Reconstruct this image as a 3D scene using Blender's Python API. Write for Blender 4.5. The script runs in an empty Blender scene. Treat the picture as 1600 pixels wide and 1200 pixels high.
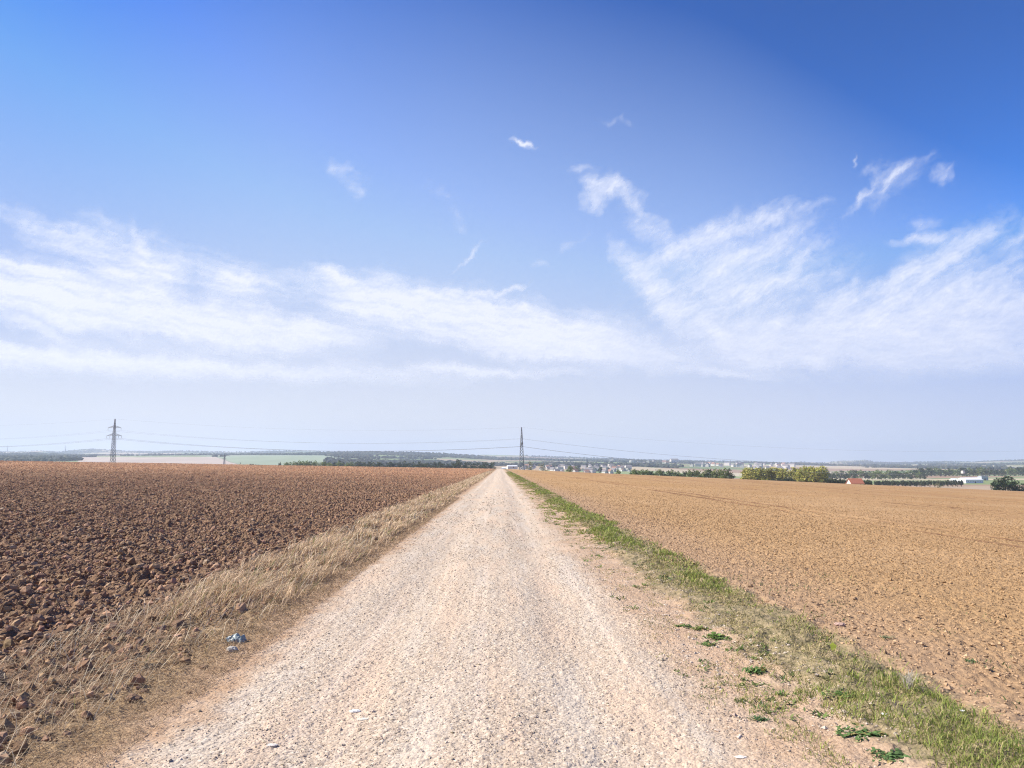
import bpy, math, random
import numpy as np
from mathutils import Vector

S = bpy.context.scene
C = S.collection
R = math.radians

# ------------------------------------------------------------------ camera
F = 1202.0
PITCH = math.atan(122 / F)
YAW = math.atan(18 / F)
EYE = 1.6
cam = bpy.data.cameras.new("camera")
cam_ob = bpy.data.objects.new("camera", cam)
C.objects.link(cam_ob)
cam.sensor_width = 36
cam.lens = 36 * F / 1600
cam.clip_start = 0.05
cam.clip_end = 200000
cam_ob.location = (0, 0, EYE)
cam_ob.rotation_euler = (math.pi / 2 + PITCH, 0, -YAW)
S.camera = cam_ob

# ------------------------------------------------------------------ light
SUN_EL, SUN_AZ = 42.0, -82.0          # azimuth from the track direction, left is negative
sun = bpy.data.lights.new("sun", 'SUN')
sun.energy = 5.0
sun.angle = R(0.5)
sun.color = (1.0, 0.935, 0.84)
sun_ob = bpy.data.objects.new("sun", sun)
C.objects.link(sun_ob)
sd = Vector((math.sin(R(SUN_AZ)) * math.cos(R(SUN_EL)), math.cos(R(SUN_AZ)) * math.cos(R(SUN_EL)), math.sin(R(SUN_EL))))
sun_ob.rotation_euler = sd.to_track_quat('Z', 'Y').to_euler()
sun_ob.location = (-60, 30, 80)

S.view_settings.view_transform = 'Standard'
S.view_settings.look = 'None'
S.view_settings.gamma = 1
S.view_settings.exposure = 0.765
S.render.engine = 'CYCLES'
S.cycles.max_bounces = 5
S.cycles.diffuse_bounces = 3
S.cycles.transparent_max_bounces = 6
S.cycles.volume_bounces = 1
S.cycles.use_denoising = True
S.cycles.denoising_prefilter = 'NONE'
S.cycles.denoising_input_passes = 'RGB_ALBEDO_NORMAL'
S.cycles.filter_width = 1.15


class NT:
    """small helper to write node trees"""
    def __init__(s, tree):
        s.t = tree
        tree.nodes.clear()

    def n(s, typ, ins=None, **kw):
        nd = s.t.nodes.new(typ)
        for k, v in kw.items():
            setattr(nd, k, v)
        if ins:
            for k, v in ins.items():
                s.set(nd.inputs[k], v)
        return nd

    def set(s, sock, v):
        if isinstance(v, bpy.types.NodeSocket):
            s.t.links.new(v, sock)
        else:
            sock.default_value = v

    def m(s, op, a, b=None, c=None, clamp=False):
        nd = s.n('ShaderNodeMath', operation=op, use_clamp=clamp)
        for i, v in enumerate((a, b, c)):
            if v is not None:
                s.set(nd.inputs[i], v)
        return nd.outputs[0]

    def mix(s, f, a, b):
        nd = s.n('ShaderNodeMix', data_type='RGBA')
        s.set(nd.inputs[0], f)
        s.set(nd.inputs[6], a)
        s.set(nd.inputs[7], b)
        return nd.outputs[2]

    def mr(s, v, a, b, c=0.0, d=1.0, smooth=True):
        nd = s.n('ShaderNodeMapRange', interpolation_type='SMOOTHSTEP' if smooth else 'LINEAR')
        for i, x in enumerate((v, a, b, c, d)):
            s.set(nd.inputs[i], x)
        return nd.outputs[0]

    def noise(s, vec, scale, detail=3, rough=0.5, dist=0.0, out=0):
        nd = s.n('ShaderNodeTexNoise', {'Scale': scale, 'Detail': detail, 'Roughness': rough, 'Distortion': dist})
        s.set(nd.inputs['Vector'], vec)
        return nd.outputs[out]


# ------------------------------------------------------------------ sky
def srgb(r, g, b):
    f = lambda c: (c / 255 / 12.92) if c / 255 < .04045 else ((c / 255 + .055) / 1.055) ** 2.4
    return (f(r), f(g), f(b), 1)


def to_angles(px, py):
    """bearing and height above the horizon (degrees) of a direction of the photograph"""
    v = Vector(((px - 800) / F, 1, -(py - 600) / F)).normalized()
    x, y, z = v.x, v.y * math.cos(PITCH) - v.z * math.sin(PITCH), v.y * math.sin(PITCH) + v.z * math.cos(PITCH)
    x, y = x * math.cos(YAW) + y * math.sin(YAW), -x * math.sin(YAW) + y * math.cos(YAW)
    return math.degrees(math.atan2(x, y)), math.degrees(math.asin(z))


def build_world():
    w = bpy.data.worlds.new("World")
    S.world = w
    w.use_nodes = True
    t = NT(w.node_tree)
    sky = t.n('ShaderNodeTexSky', sky_type='NISHITA')
    sky.sun_disc = False
    sky.sun_elevation = R(SUN_EL)
    sky.sun_rotation = R(SUN_AZ)
    sky.altitude = 0
    sky.air_density = 1.0
    sky.dust_density = 0.2
    sky.ozone_density = 4.0
    tc = t.n('ShaderNodeTexCoord')
    sep = t.n('ShaderNodeSeparateXYZ', {0: tc.outputs['Generated']})
    X, Y, Z = sep.outputs
    el = t.m('MULTIPLY', t.m('ARCSINE', Z), 57.2958)
    az = t.m('MULTIPLY', t.m('ARCTAN2', X, Y), 57.2958)
    # deeper blue: richer saturation of the clear sky
    sc = t.n('ShaderNodeVectorMath', {0: sky.outputs[0], 1: (0.2, 0.2, 0.2)}, operation='MULTIPLY')
    sc = t.n('ShaderNodeVectorMath', {0: sc.outputs[0], 1: (0.48, 0.575, 0.90)}, operation='MINIMUM')
    gm = t.n('ShaderNodeGamma', {0: sc.outputs[0], 1: 1.8})
    tint = t.n('ShaderNodeVectorMath', {0: gm.outputs[0], 1: (0.46, 0.86, 1.07)}, operation='MULTIPLY')
    # dusty air: more of it low down and towards the sun
    azc = t.m('DIVIDE', t.m('MINIMUM', t.m('MAXIMUM', t.m('ADD', az, 5.0), 0.0), 60.0), 40.0)
    azt = t.m('MULTIPLY', t.m('POWER', azc, 1.5), 0.33)
    f = t.m('SUBTRACT', t.m('SUBTRACT', 1.0, t.m('DIVIDE', el, 35.0)), azt, clamp=True)
    side = t.m('MULTIPLY', t.mr(t.m('ABSOLUTE', az), 14.0, 36.0), t.mr(el, 3.0, 12.0, 0.0, 0.15))
    f = t.m('SUBTRACT', f, side, clamp=True)
    f = t.m('ADD', f, t.m('MULTIPLY', t.mr(el, 9.0, 2.0), 0.07))
    f = t.m('MINIMUM', f, 0.97)
    veil = t.mix(t.mr(el, 4.0, 24.0), (0.745, 0.785, 0.885, 1), (0.62, 0.765, 0.97, 1))
    blue = t.mix(f, tint.outputs[0], veil)

    col = blue
    under = t.mr(Z, -0.02, 0.0)
    col = t.mix(under, (0.35, 0.30, 0.24, 1), col)
    unscale = t.n('ShaderNodeVectorMath', {0: col, 1: (3.923, 3.923, 3.923)}, operation='MULTIPLY')
    bg = t.n('ShaderNodeBackground', {0: unscale.outputs[0], 1: 0.15})
    t.n('ShaderNodeOutputWorld', {0: bg.outputs[0]})
    w.cycles.sampling_method = 'MANUAL'
    w.cycles.sample_map_resolution = 256


build_world()

# ------------------------------------------------------------------ numpy noise
rng = np.random.default_rng(7)
random.seed(7)


def hash2(ix, iy, seed=0):
    h = (ix.astype(np.int64) * 374761393 + iy.astype(np.int64) * 668265263 + seed * 974634777) & 0xFFFFFFFF
    h = ((h ^ (h >> 13)) * 1274126177) & 0xFFFFFFFF
    h = ((h ^ (h >> 16)) * 2246822519) & 0xFFFFFFFF
    h = h ^ (h >> 15)
    return (h & 0xFFFFFF).astype(np.float64) / float(0xFFFFFF)


def vnoise(x, y, seed=0):
    ix, iy = np.floor(x), np.floor(y)
    fx, fy = x - ix, y - iy
    fx = fx * fx * (3 - 2 * fx)
    fy = fy * fy * (3 - 2 * fy)
    a, b = hash2(ix, iy, seed), hash2(ix + 1, iy, seed)
    c, d = hash2(ix, iy + 1, seed), hash2(ix + 1, iy + 1, seed)
    return (a + (b - a) * fx) * (1 - fy) + (c + (d - c) * fx) * fy


def fbm(x, y, oct=4, seed=0, gain=0.5):
    s = 0
    a = 1.0
    tot = 0
    for i in range(oct):
        s = s + a * vnoise(x + 17.3 * i, y - 9.1 * i, seed + i)
        tot += a
        a *= gain
        x, y = x * 2.03, y * 2.03
    return s / tot


def lumps(x, y, cell, seed=0, keep=0.8):
    """field of rounded clods, one per cell"""
    gx, gy = x / cell, y / cell
    ix, iy = np.floor(gx), np.floor(gy)
    best = np.zeros_like(gx)
    for dx in (-1, 0, 1):
        for dy in (-1, 0, 1):
            cx, cy = ix + dx, iy + dy
            px = cx + hash2(cx, cy, seed)
            py = cy + hash2(cx, cy, seed + 1)
            r = 0.35 + 0.5 * hash2(cx, cy, seed + 2)
            ex = 0.7 + 0.6 * hash2(cx, cy, seed + 3)
            on = hash2(cx, cy, seed + 4) < keep
            d = ((gx - px) * ex) ** 2 + ((gy - py) / ex) ** 2
            hgt = np.sqrt(np.maximum(0, 1 - d / (r * r))) * r * on
            best = np.maximum(best, hgt)
    return best * cell


def smooth(a, b, x):
    t = np.clip((x - a) / (b - a), 0, 1)
    return t * t * (3 - 2 * t)


# ------------------------------------------------------------------ terrain
FIELD_END = 480.0


def t_of(py):
    q = (600 - np.asarray(py, float)) / F
    tp = math.tan(PITCH)
    return (q + tp) / (1 - q * tp)


def zf(py, depth):
    return EYE + depth * t_of(py)


def xf(px, depth):
    return depth * ((px - 800) * 0.995 / F + 0.015)


def field_z(x, y):
    z = -0.0056 * np.clip(y, -50, 600)
    z = z + 0.0166 * np.maximum(0, -x - 3.5)
    z = z - 0.043 * np.maximum(0, x - 3.2)
    z = z + (fbm(x / 60, y / 60, 3, 91) - .5) * 0.9 * smooth(30, 140, np.hypot(x, y)) * smooth(480, 380, y) * smooth(8, 70, np.abs(x))
    return z


U = np.array([-600, 0, 60, 130, 200, 350, 450, 520, 600, 650, 700, 745, 780, 850, 1000, 1150, 1300, 1450, 1600, 2200.])
edge = 720.0 + 13.0 * np.clip(U, -600, 780) / 780 + 35.0 * np.clip(U - 780, 0, 1500) / 820
rows_py = [
    (560, edge + 6),
    (750, edge + np.interp(U, [0, 780, 1150, 1500, 1600], [9, 9, 10, 5, 3])),
    (1050, np.interp(U, [0, 450, 780, 1000, 1150, 1300, 1450, 1600], [727, 735, 738, 748, 752, 757, 757, 757])),
    (1500, np.interp(U, [0, 350, 450, 600, 780, 1000, 1150, 1300, 1450, 1600], [726, 728, 733, 735, 738, 740, 745, 748, 748, 747])),
    (2200, np.interp(U, [0, 350, 450, 600, 780, 850, 1000, 1150, 1300, 1450, 1600], [721, 722, 724, 728, 732, 731, 732, 738, 742, 741, 740])),
    (3000, np.interp(U, [0, 350, 450, 520, 600, 700, 780, 850, 1000, 1150, 1300, 1450, 1600], [715.5, 714.5, 713, 716, 721, 724, 727, 726, 727, 731, 735, 734, 734])),
    (4500, np.interp(U, [0, 200, 350, 450, 520, 600, 700, 780, 850, 1000, 1150, 1300, 1450, 1600], [713, 712, 711, 710.5, 710, 710, 714, 719, 719.5, 722.5, 726, 729, 729.5, 728.5])),
    (5500, np.interp(U, [0, 60, 130, 200, 350, 450, 520, 560, 600, 650, 700, 745, 780, 850, 1000, 1150, 1300, 1450, 1600], [709, 708.5, 712, 711.5, 711, 709.5, 706.8, 706.2, 706.8, 707.8, 709.8, 713, 716, 717.5, 720, 723, 725.5, 726, 724.5])),
    (6600, np.interp(U, [0, 450, 600, 780, 1000, 1300, 1600], [713, 712, 712, 717.5, 721.5, 727.5, 726])),
]
SIL_U = [-600, 0, 40, 75, 100, 125, 145, 165, 200, 225, 245, 275, 300, 340, 400, 440, 470, 520, 600, 700, 745, 752, 800, 860, 900, 1000, 1100, 1180, 1232, 1240, 1260, 1288, 1320, 1355, 1366, 1372, 1430, 1440, 1490, 1530, 1560, 1580, 1600, 2200]
SIL_Y = [704, 706, 706.2, 704.6, 706, 702.8, 701.2, 702, 705.5, 705.8, 706.2, 704.6, 705, 706.2, 706, 704.5, 705, 706.5, 708.5, 711.5, 712.5, 710.3, 711, 713.2, 714.2, 718, 720.2, 721.5, 723.5, 722.4, 722, 722.8, 720, 719.2, 720.5, 722.5, 723.2, 722, 721.2, 721.8, 720, 719, 718, 712]
sil = np.interp(U, SIL_U, SIL_Y)
PROF_D = np.array([r[0] for r in rows_py] + [9000, 13500.])
PROF = np.array([r[1] for r in rows_py])


def terrain_z(x, y):
    """height of the land: the fields round the track, then the valley and the hills"""
    x = np.asarray(x, float)
    y = np.asarray(y, float)
    zn = field_z(x, y)
    u = np.clip((x / np.maximum(y, 1) - 0.015) * F / 0.995 + 800, -600, 2200)
    ye = 722 - (field_z(x * FIELD_END / np.maximum(y, 1), np.full_like(x, FIELD_END)) - EYE) / FIELD_END * 1214
    prof = [np.interp(u, U, PROF[i]) for i in range(len(PROF))]
    s9 = np.interp(u, SIL_U, SIL_Y)
    prof += [s9, s9 + 3]
    d = y
    # depths of the rows, first one being the field edge
    D = np.concatenate([[FIELD_END], PROF_D])
    P = np.stack([ye] + prof)
    Zr = EYE + D.reshape((-1,) + (1,) * x.ndim) * t_of(P)
    k = np.clip(np.searchsorted(D, d) - 1, 0, len(D) - 2)
    Dk, Dk1 = D[k], D[k + 1]
    tt = np.clip((d - Dk) / (Dk1 - Dk), 0, 1)
    ts = tt * tt * (3 - 2 * tt) * .35 + tt * .65
    idx = np.indices(x.shape)
    z0 = Zr[(k,) + tuple(idx)]
    z1 = Zr[(k + 1,) + tuple(idx)]
    zfar = z0 + (z1 - z0) * ts
    return np.where(y <= FIELD_END, zn, zfar)


def tz(x, y):
    return float(terrain_z(np.array([x]), np.array([y]))[0])


# ------------------------------------------------------------------ mesh helpers
def make_mesh(name, V, tris=None, quads=None, col=None, mat=None, smooth_=False, mats=None, midx=None):
    me = bpy.data.meshes.new(name)
    V = np.asarray(V, np.float32)
    nt = 0 if tris is None else len(tris)
    nq = 0 if quads is None else len(quads)
    me.vertices.add(len(V))
    me.vertices.foreach_set("co", V.ravel())
    loops = []
    starts = []
    if nt:
        loops.append(np.asarray(tris, np.int32).ravel())
        starts.append(np.arange(nt, dtype=np.int32) * 3)
    if nq:
        loops.append(np.asarray(quads, np.int32).ravel())
        starts.append(nt * 3 + np.arange(nq, dtype=np.int32) * 4)
    loops = np.concatenate(loops)
    starts = np.concatenate(starts)
    me.loops.add(len(loops))
    me.loops.foreach_set("vertex_index", loops)
    me.polygons.add(nt + nq)
    me.polygons.foreach_set("loop_start", starts)
    if mats:
        for m_ in mats:
            me.materials.append(m_)
    elif mat:
        me.materials.append(mat)
    if midx is not None:
        me.polygons.foreach_set("material_index", np.asarray(midx, np.int32))
    me.update(calc_edges=True)
    me.polygons.foreach_set("use_smooth", np.full(nt + nq, bool(smooth_)))
    if col is not None:
        a = me.color_attributes.new("Col", 'FLOAT_COLOR', 'POINT')
        cc = np.ones((len(V), 4), np.float32)
        cc[:, :3] = col
        a.data.foreach_set("color", cc.ravel())
    me.validate()
    return me


def link(name, me, label=None, cat=None, group=None, kind=None, parent=None, loc=None):
    o = bpy.data.objects.new(name, me)
    C.objects.link(o)
    if parent is not None:
        o.parent = parent
    if loc is not None:
        o.location = loc
    tag(o, label, cat, group, kind)
    return o


def tag(o, label=None, cat=None, group=None, kind=None):
    for k, v in (("label", label), ("category", cat), ("group", group), ("kind", kind)):
        if v:
            o[k] = v


def grid_mesh(name, xs, ys, zfun, mat, smooth_=False, colfun=None):
    Xg, Yg = np.meshgrid(xs, ys)
    Zg = zfun(Xg, Yg)
    V = np.stack([Xg.ravel(), Yg.ravel(), Zg.ravel()], 1)
    nx, ny = len(xs), len(ys)
    i = (np.arange(ny - 1)[:, None] * nx + np.arange(nx - 1)[None, :]).ravel()
    q = np.stack([i, i + 1, i + nx + 1, i + nx], 1)
    col = colfun(Xg.ravel(), Yg.ravel()) if colfun else None
    return make_mesh(name, V, quads=q, mat=mat, smooth_=smooth_, col=col)


ICO_V = []
_p = (1 + 5 ** .5) / 2
for a_, b_ in ((1, _p), (-1, _p), (1, -_p), (-1, -_p)):
    ICO_V += [(0, a_, b_), (a_, b_, 0), (b_, 0, a_)]
ICO_V = np.array(ICO_V, float)
ICO_V /= np.linalg.norm(ICO_V[0])


def hull_tris(V):
    n = len(V)
    out = []
    for i in range(n):
        for j in range(i + 1, n):
            for k in range(j + 1, n):
                nrm = np.cross(V[j] - V[i], V[k] - V[i])
                d = (V - V[i]) @ nrm
                if (d <= 1e-6).all():
                    out.append((i, j, k))
                elif (d >= -1e-6).all():
                    out.append((i, k, j))
    return np.array(out)


ICO_T = hull_tris(ICO_V)
OCT_V = np.array([(1, 0, 0), (-1, 0, 0), (0, 1, 0), (0, -1, 0), (0, 0, 1), (0, 0, -1)], float)
OCT_T = hull_tris(OCT_V)


def scatter(pos, size, flat, base_v, base_t, jitter, col, r):
    """merge many little jittered stones into one vertex / triangle array"""
    n = len(pos)
    nv = len(base_v)
    V = np.repeat(base_v[None], n, 0) * (1 + jitter * (r.random((n, nv, 1)) - .5) * 2)
    V += jitter * .3 * (r.random((n, nv, 3)) - .5)
    a = r.random(n) * 6.283
    ca, sa = np.cos(a)[:, None], np.sin(a)[:, None]
    ax = .75 + .6 * r.random((n, 1))
    x = V[:, :, 0] * ax
    y = V[:, :, 1] / ax
    z = V[:, :, 2] * flat[:, None]
    tl = (r.random((n, 1)) - .5) * .9
    y, z = y * np.cos(tl) - z * np.sin(tl), y * np.sin(tl) + z * np.cos(tl)
    x, y = x * ca - y * sa, x * sa + y * ca
    V = np.stack([x, y, z], 2) * size[:, None, None] + pos[:, None, :]
    T = base_t[None] + (np.arange(n) * nv)[:, None, None]
    cc = np.repeat(col[:, None, :], nv, 1)
    return V.reshape(-1, 3), T.reshape(-1, 3), cc.reshape(-1, 3)


# ------------------------------------------------------------------ materials
def new_mat(name):
    m_ = bpy.data.materials.new(name)
    m_.use_nodes = True
    return m_, NT(m_.node_tree)


def finish(t, color, rough=0.95, height=None, bump=0.3, dist=0.02, spec=0.2, trans=None):
    p = t.n('ShaderNodeBsdfPrincipled', {'Base Color': color, 'Roughness': rough, 'Specular IOR Level': spec})
    if height is not None:
        b = t.n('ShaderNodeBump', {'Height': height, 'Strength': bump, 'Distance': dist})
        t.t.links.new(b.outputs[0], p.inputs['Normal'])
    sh = p.outputs[0]
    if trans:
        tr = t.n('ShaderNodeBsdfTranslucent', {0: color})
        sh = t.n('ShaderNodeMixShader', {0: trans, 1: sh, 2: tr.outputs[0]}).outputs[0]
    t.n('ShaderNodeOutputMaterial', {0: sh})


def attr_mat(name, rough=0.9, var=0.25, nscale=8.0, trans=None, bump=0.0, spec=0.2):
    m_, t = new_mat(name)
    at = t.n('ShaderNodeAttribute', attribute_name='Col')
    tc = t.n('ShaderNodeTexCoord').outputs['Object']
    nz = t.noise(tc, nscale, 4, 0.6)
    f = t.m('ADD', t.m('MULTIPLY', nz, var * 2), 1 - var)
    col = t.n('ShaderNodeVectorMath', {0: at.outputs['Color'], 1: f}, operation='MULTIPLY').outputs[0]
    finish(t, col, rough, nz if bump else None, bump, 0.02, spec, trans)
    return m_


def plain_mat(name, rgb, rough=0.7, var=0.15, nscale=3.0, metal=0.0, spec=0.3):
    m_, t = new_mat(name)
    tc = t.n('ShaderNodeTexCoord').outputs['Object']
    nz = t.noise(tc, nscale, 4, 0.6)
    c = t.mix(nz, tuple(v * (1 - var) for v in rgb) + (1,), tuple(min(1, v * (1 + var)) for v in rgb) + (1,))
    finish(t, c, rough, nz, 0.1, 0.01, spec)
    return m_


def pos_xyz(t):
    g = t.n('ShaderNodeNewGeometry')
    s = t.n('ShaderNodeSeparateXYZ', {0: g.outputs['Position']})
    return g.outputs['Position'], s.outputs[0], s.outputs[1], s.outputs[2]


# left field: heavy dark reddish clay
M_PLOUGH, t = new_mat("ploughed_clay")
P, px_, py_, pz_ = pos_xyz(t)
big = t.noise(P, 0.05, 3, 0.5)
med = t.noise(P, 1.3, 4, 0.6)
fin = t.noise(P, 22.0, 5, 0.7)
c = t.mix(t.mr(fin, .3, .7), (0.20, 0.122, 0.07, 1), (0.37, 0.24, 0.15, 1))
c = t.mix(t.m('MULTIPLY', t.mr(med, .35, .7), .7), c, (0.225, 0.132, 0.074, 1))
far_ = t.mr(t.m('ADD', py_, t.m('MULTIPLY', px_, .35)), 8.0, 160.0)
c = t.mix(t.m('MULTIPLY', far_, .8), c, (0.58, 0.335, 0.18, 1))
c = t.mix(t.m('MULTIPLY', t.mr(big, .4, .65), .35), c, (0.20, 0.105, 0.062, 1))
edge_ = t.m('ADD', t.m('MULTIPLY', t.noise(P, 1.1, 4, .6), 1.6), px_)
c = t.mix(t.m('MULTIPLY', t.mr(edge_, -3.8, -2.9), .8), c, (0.27, 0.175, 0.10, 1))
hgt = t.m('ADD', t.noise(P, 34.0, 6, .75), t.m('MULTIPLY', t.noise(P, 9.0, 4, .7), 1.5))
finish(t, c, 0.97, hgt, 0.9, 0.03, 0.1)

# right field: fine sandy tilth
M_TILTH, t = new_mat("harrowed_tilth")
P, px_, py_, pz_ = pos_xyz(t)
fin = t.noise(P, 26.0, 5, 0.7)
med = t.noise(P, 0.9, 4, 0.6)
c = t.mix(t.mr(fin, .3, .7), (0.29, 0.178, 0.088, 1), (0.43, 0.277, 0.142, 1))
c = t.mix(t.m('MULTIPLY', t.mr(med, .35, .7), .5), c, (0.335, 0.21, 0.10, 1))
far_ = t.mr(py_, 12.0, 120.0)
c = t.mix(t.m('MULTIPLY', far_, .7), c, (0.345, 0.205, 0.088, 1))
bp = t.noise(P, 0.07, 4, .6)
c = t.mix(t.m('MULTIPLY', t.mr(bp, .42, .62), .45), c, (0.42, 0.275, 0.15, 1))
c = t.mix(t.m('MULTIPLY', t.mr(t.noise(P, 0.25, 3, .6), .55, .7), .3), c, (0.27, 0.165, 0.085, 1))
# drilling passes run parallel to the track
sx = t.n('ShaderNodeCombineXYZ', {0: t.m('MULTIPLY', px_, 0.11), 1: t.m('MULTIPLY', py_, 0.002), 2: 0.0}).outputs[0]
st = t.noise(sx, 1.0, 4, .6)
c = t.mix(t.m('MULTIPLY', t.mr(st, .45, .62), t.m('MULTIPLY', t.mr(px_, 8.0, 30.0), .5)), c, (0.29, 0.155, 0.072, 1))
wob = t.m('ADD', px_, t.m('MULTIPLY', t.m('SUBTRACT', t.noise(P, .12, 2, .5), .5), .5))
tr_ = None
for x0 in (13.2, 14.7, 29.2, 31.0, 47.0, 48.8, 66.0, 67.8):
    d_ = t.m('ABSOLUTE', t.m('SUBTRACT', wob, x0))
    v = t.mr(d_, .34, .12)
    tr_ = v if tr_ is None else t.m('MAXIMUM', tr_, v)
tr_ = t.m('MULTIPLY', tr_, t.mr(t.noise(P, 1.5, 3, .6), .3, .6, .5, 1.0))
c = t.mix(t.m('MULTIPLY', tr_, .95), c, (0.14, 0.072, 0.038, 1))
nearpale = t.mr(t.m('ADD', px_, t.m('MULTIPLY', t.noise(P, .8, 3, .6), 2.0)), 6.5, 3.6)
c = t.mix(t.m('MULTIPLY', nearpale, .6), c, (0.36, 0.245, 0.165, 1))
hgt = t.m('ADD', t.noise(P, 40.0, 6, .75), t.m('MULTIPLY', t.noise(P, 12.0, 4, .7), 1.2))
finish(t, c, 0.97, hgt, 0.8, 0.02, 0.1)

# track and verges: zones across the track with ragged borders
M_TRACK, t = new_mat("track_gravel")
P, px_, py_, pz_ = pos_xyz(t)
stre = t.n('ShaderNodeCombineXYZ', {0: px_, 1: t.m('MULTIPLY', py_, 0.13), 2: 0.0}).outputs[0]
rag = t.m('ADD', t.m('MULTIPLY', t.m('SUBTRACT', t.noise(P, 1.6, 5, .65), .5), 1.0), t.m('MULTIPLY', t.m('SUBTRACT', t.noise(stre, 1.1, 3, .6), .5), .7))
xr = t.m('ADD', px_, rag)
g1 = t.noise(P, 55.0, 5, .75)
g2 = t.n('ShaderNodeTexVoronoi', {'Vector': P, 'Scale': 48.0, 'Randomness': 1.0})
g2c = t.n('ShaderNodeSeparateColor', {0: g2.outputs['Color']}).outputs[0]
grav = t.mix(t.mr(g1, .3, .7), (0.40, 0.31, 0.222, 1), (0.59, 0.485, 0.368, 1))
grav = t.mix(t.m('MULTIPLY', t.mr(g2c, .75, .95), .5), grav, (0.70, 0.61, 0.50, 1))
grav = t.mix(t.m('MULTIPLY', t.mr(g2c, .2, .05), .5), grav, (0.23, 0.17, 0.13, 1))
lane = t.noise(stre, 2.3, 5, .6)
grav = t.mix(t.m('MULTIPLY', t.mr(lane, .48, .64), .6), grav, (0.58, 0.43, 0.305, 1))
grav = t.mix(t.m('MULTIPLY', t.mr(lane, .50, .34), .45), grav, (0.52, 0.46, 0.385, 1))
thin = t.n('ShaderNodeCombineXYZ', {0: t.m('MULTIPLY', px_, 3.2), 1: t.m('MULTIPLY', py_, 0.045), 2: 0.0}).outputs[0]
ln_ = t.noise(thin, 1.6, 4, .65)
grav = t.mix(t.m('MULTIPLY', t.mr(ln_, .53, .66), .7), grav, (0.62, 0.50, 0.385, 1))
grav = t.mix(t.m('MULTIPLY', t.mr(ln_, .47, .35), .5), grav, (0.43, 0.335, 0.25, 1))
dirt = t.mix(t.mr(t.noise(P, 30.0, 5, .75), .3, .7), (0.32, 0.20, 0.118, 1), (0.50, 0.345, 0.22, 1))
dirt = t.mix(t.m('MULTIPLY', t.mr(t.noise(P, 2.5, 4, .6), .45, .65), .55), dirt, (0.52, 0.38, 0.265, 1))
straw = t.mix(t.mr(t.noise(P, 18.0, 6, .8), .35, .65), (0.17, 0.105, 0.056, 1), (0.46, 0.325, 0.18, 1))
mossy = t.mix(t.mr(t.noise(P, 14.0, 5, .75), .35, .65), (0.12, 0.11, 0.05, 1), (0.33, 0.26, 0.15, 1))
L = t.mr(xr, -1.75, -2.15)
Rr = t.mr(xr, 0.95, 1.75)
c = t.mix(L, grav, dirt)
c = t.mix(t.m('MULTIPLY', Rr, .85), c, dirt)
c = t.mix(t.mr(xr, -2.2, -2.6), c, straw)
c = t.mix(t.m('MULTIPLY', t.mr(xr, 1.95, 2.35), .9), c, mossy)
c = t.mix(t.mr(xr, 2.95, 3.2), c, t.mix(t.mr(t.noise(P, 26.0, 5, .7), .3, .7), (0.27, 0.175, 0.10, 1), (0.42, 0.285, 0.175, 1)))
patch = t.mr(t.noise(P, 1.9, 4, .6), .46, .58)
nearl = t.mr(py_, 9.5, 6.0)
c = t.mix(t.m('MULTIPLY', t.m('MULTIPLY', patch, t.mr(xr, -2.7, -3.0)), t.m('ADD', .35, t.m('MULTIPLY', nearl, .5))), c, (0.17, 0.105, 0.062, 1))
xs_ = t.m('SUBTRACT', xr, t.m('MULTIPLY', nearl, .7))
c = t.mix(t.mr(xs_, -3.45, -3.8), c, (0.21, 0.13, 0.078, 1))
vd = g2.outputs['Distance']
hgt = t.m('ADD', t.m('MULTIPLY', t.m('SUBTRACT', 1.0, vd), 1.2), t.m('MULTIPLY', t.noise(P, 90.0, 4, .7), 1.0))
finish(t, c, 0.95, hgt, 0.6, 0.009, 0.12)

M_STONE = attr_mat("stone", 0.9, 0.25, 60.0)
M_CLOD = attr_mat("earth_clod", 0.97, 0.35, 25.0, bump=0.6, spec=0.1)
M_BLADE = attr_mat("grass_blade", 0.75, 0.12, 5.0, trans=0.25)
M_FAR = attr_mat("far_land", 0.95, 0.10, 0.01)
M_LEAF = attr_mat("foliage", 0.8, 0.2, 2.0, trans=0.2)
M_BARK = plain_mat("bark", (0.11, 0.085, 0.06), 0.9, 0.3, 6.0)

# ------------------------------------------------------------------ clouds
def gnoise(x, y, seed=0):
    ix, iy = np.floor(x), np.floor(y)
    fx, fy = x - ix, y - iy
    u = fx ** 3 * (fx * (fx * 6 - 15) + 10)
    v = fy ** 3 * (fy * (fy * 6 - 15) + 10)

    def g(dx, dy):
        a = hash2(ix + dx, iy + dy, seed) * 6.28318
        return np.cos(a) * (fx - dx) + np.sin(a) * (fy - dy)
    a, b, c, d = g(0, 0), g(1, 0), g(0, 1), g(1, 1)
    return (a + (b - a) * u) * (1 - v) + (c + (d - c) * u) * v


def gfbm(x, y, oct=6, gain=.62, seed=0):
    s = 0
    a = 1.0
    tot = 0
    for i in range(oct):
        s = s + a * gnoise(x + 31.7 * i, y + 11.3 * i, seed + i)
        tot += a
        a *= gain
        x, y = x * 2.0, y * 2.0
    return s / tot * .75


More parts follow.
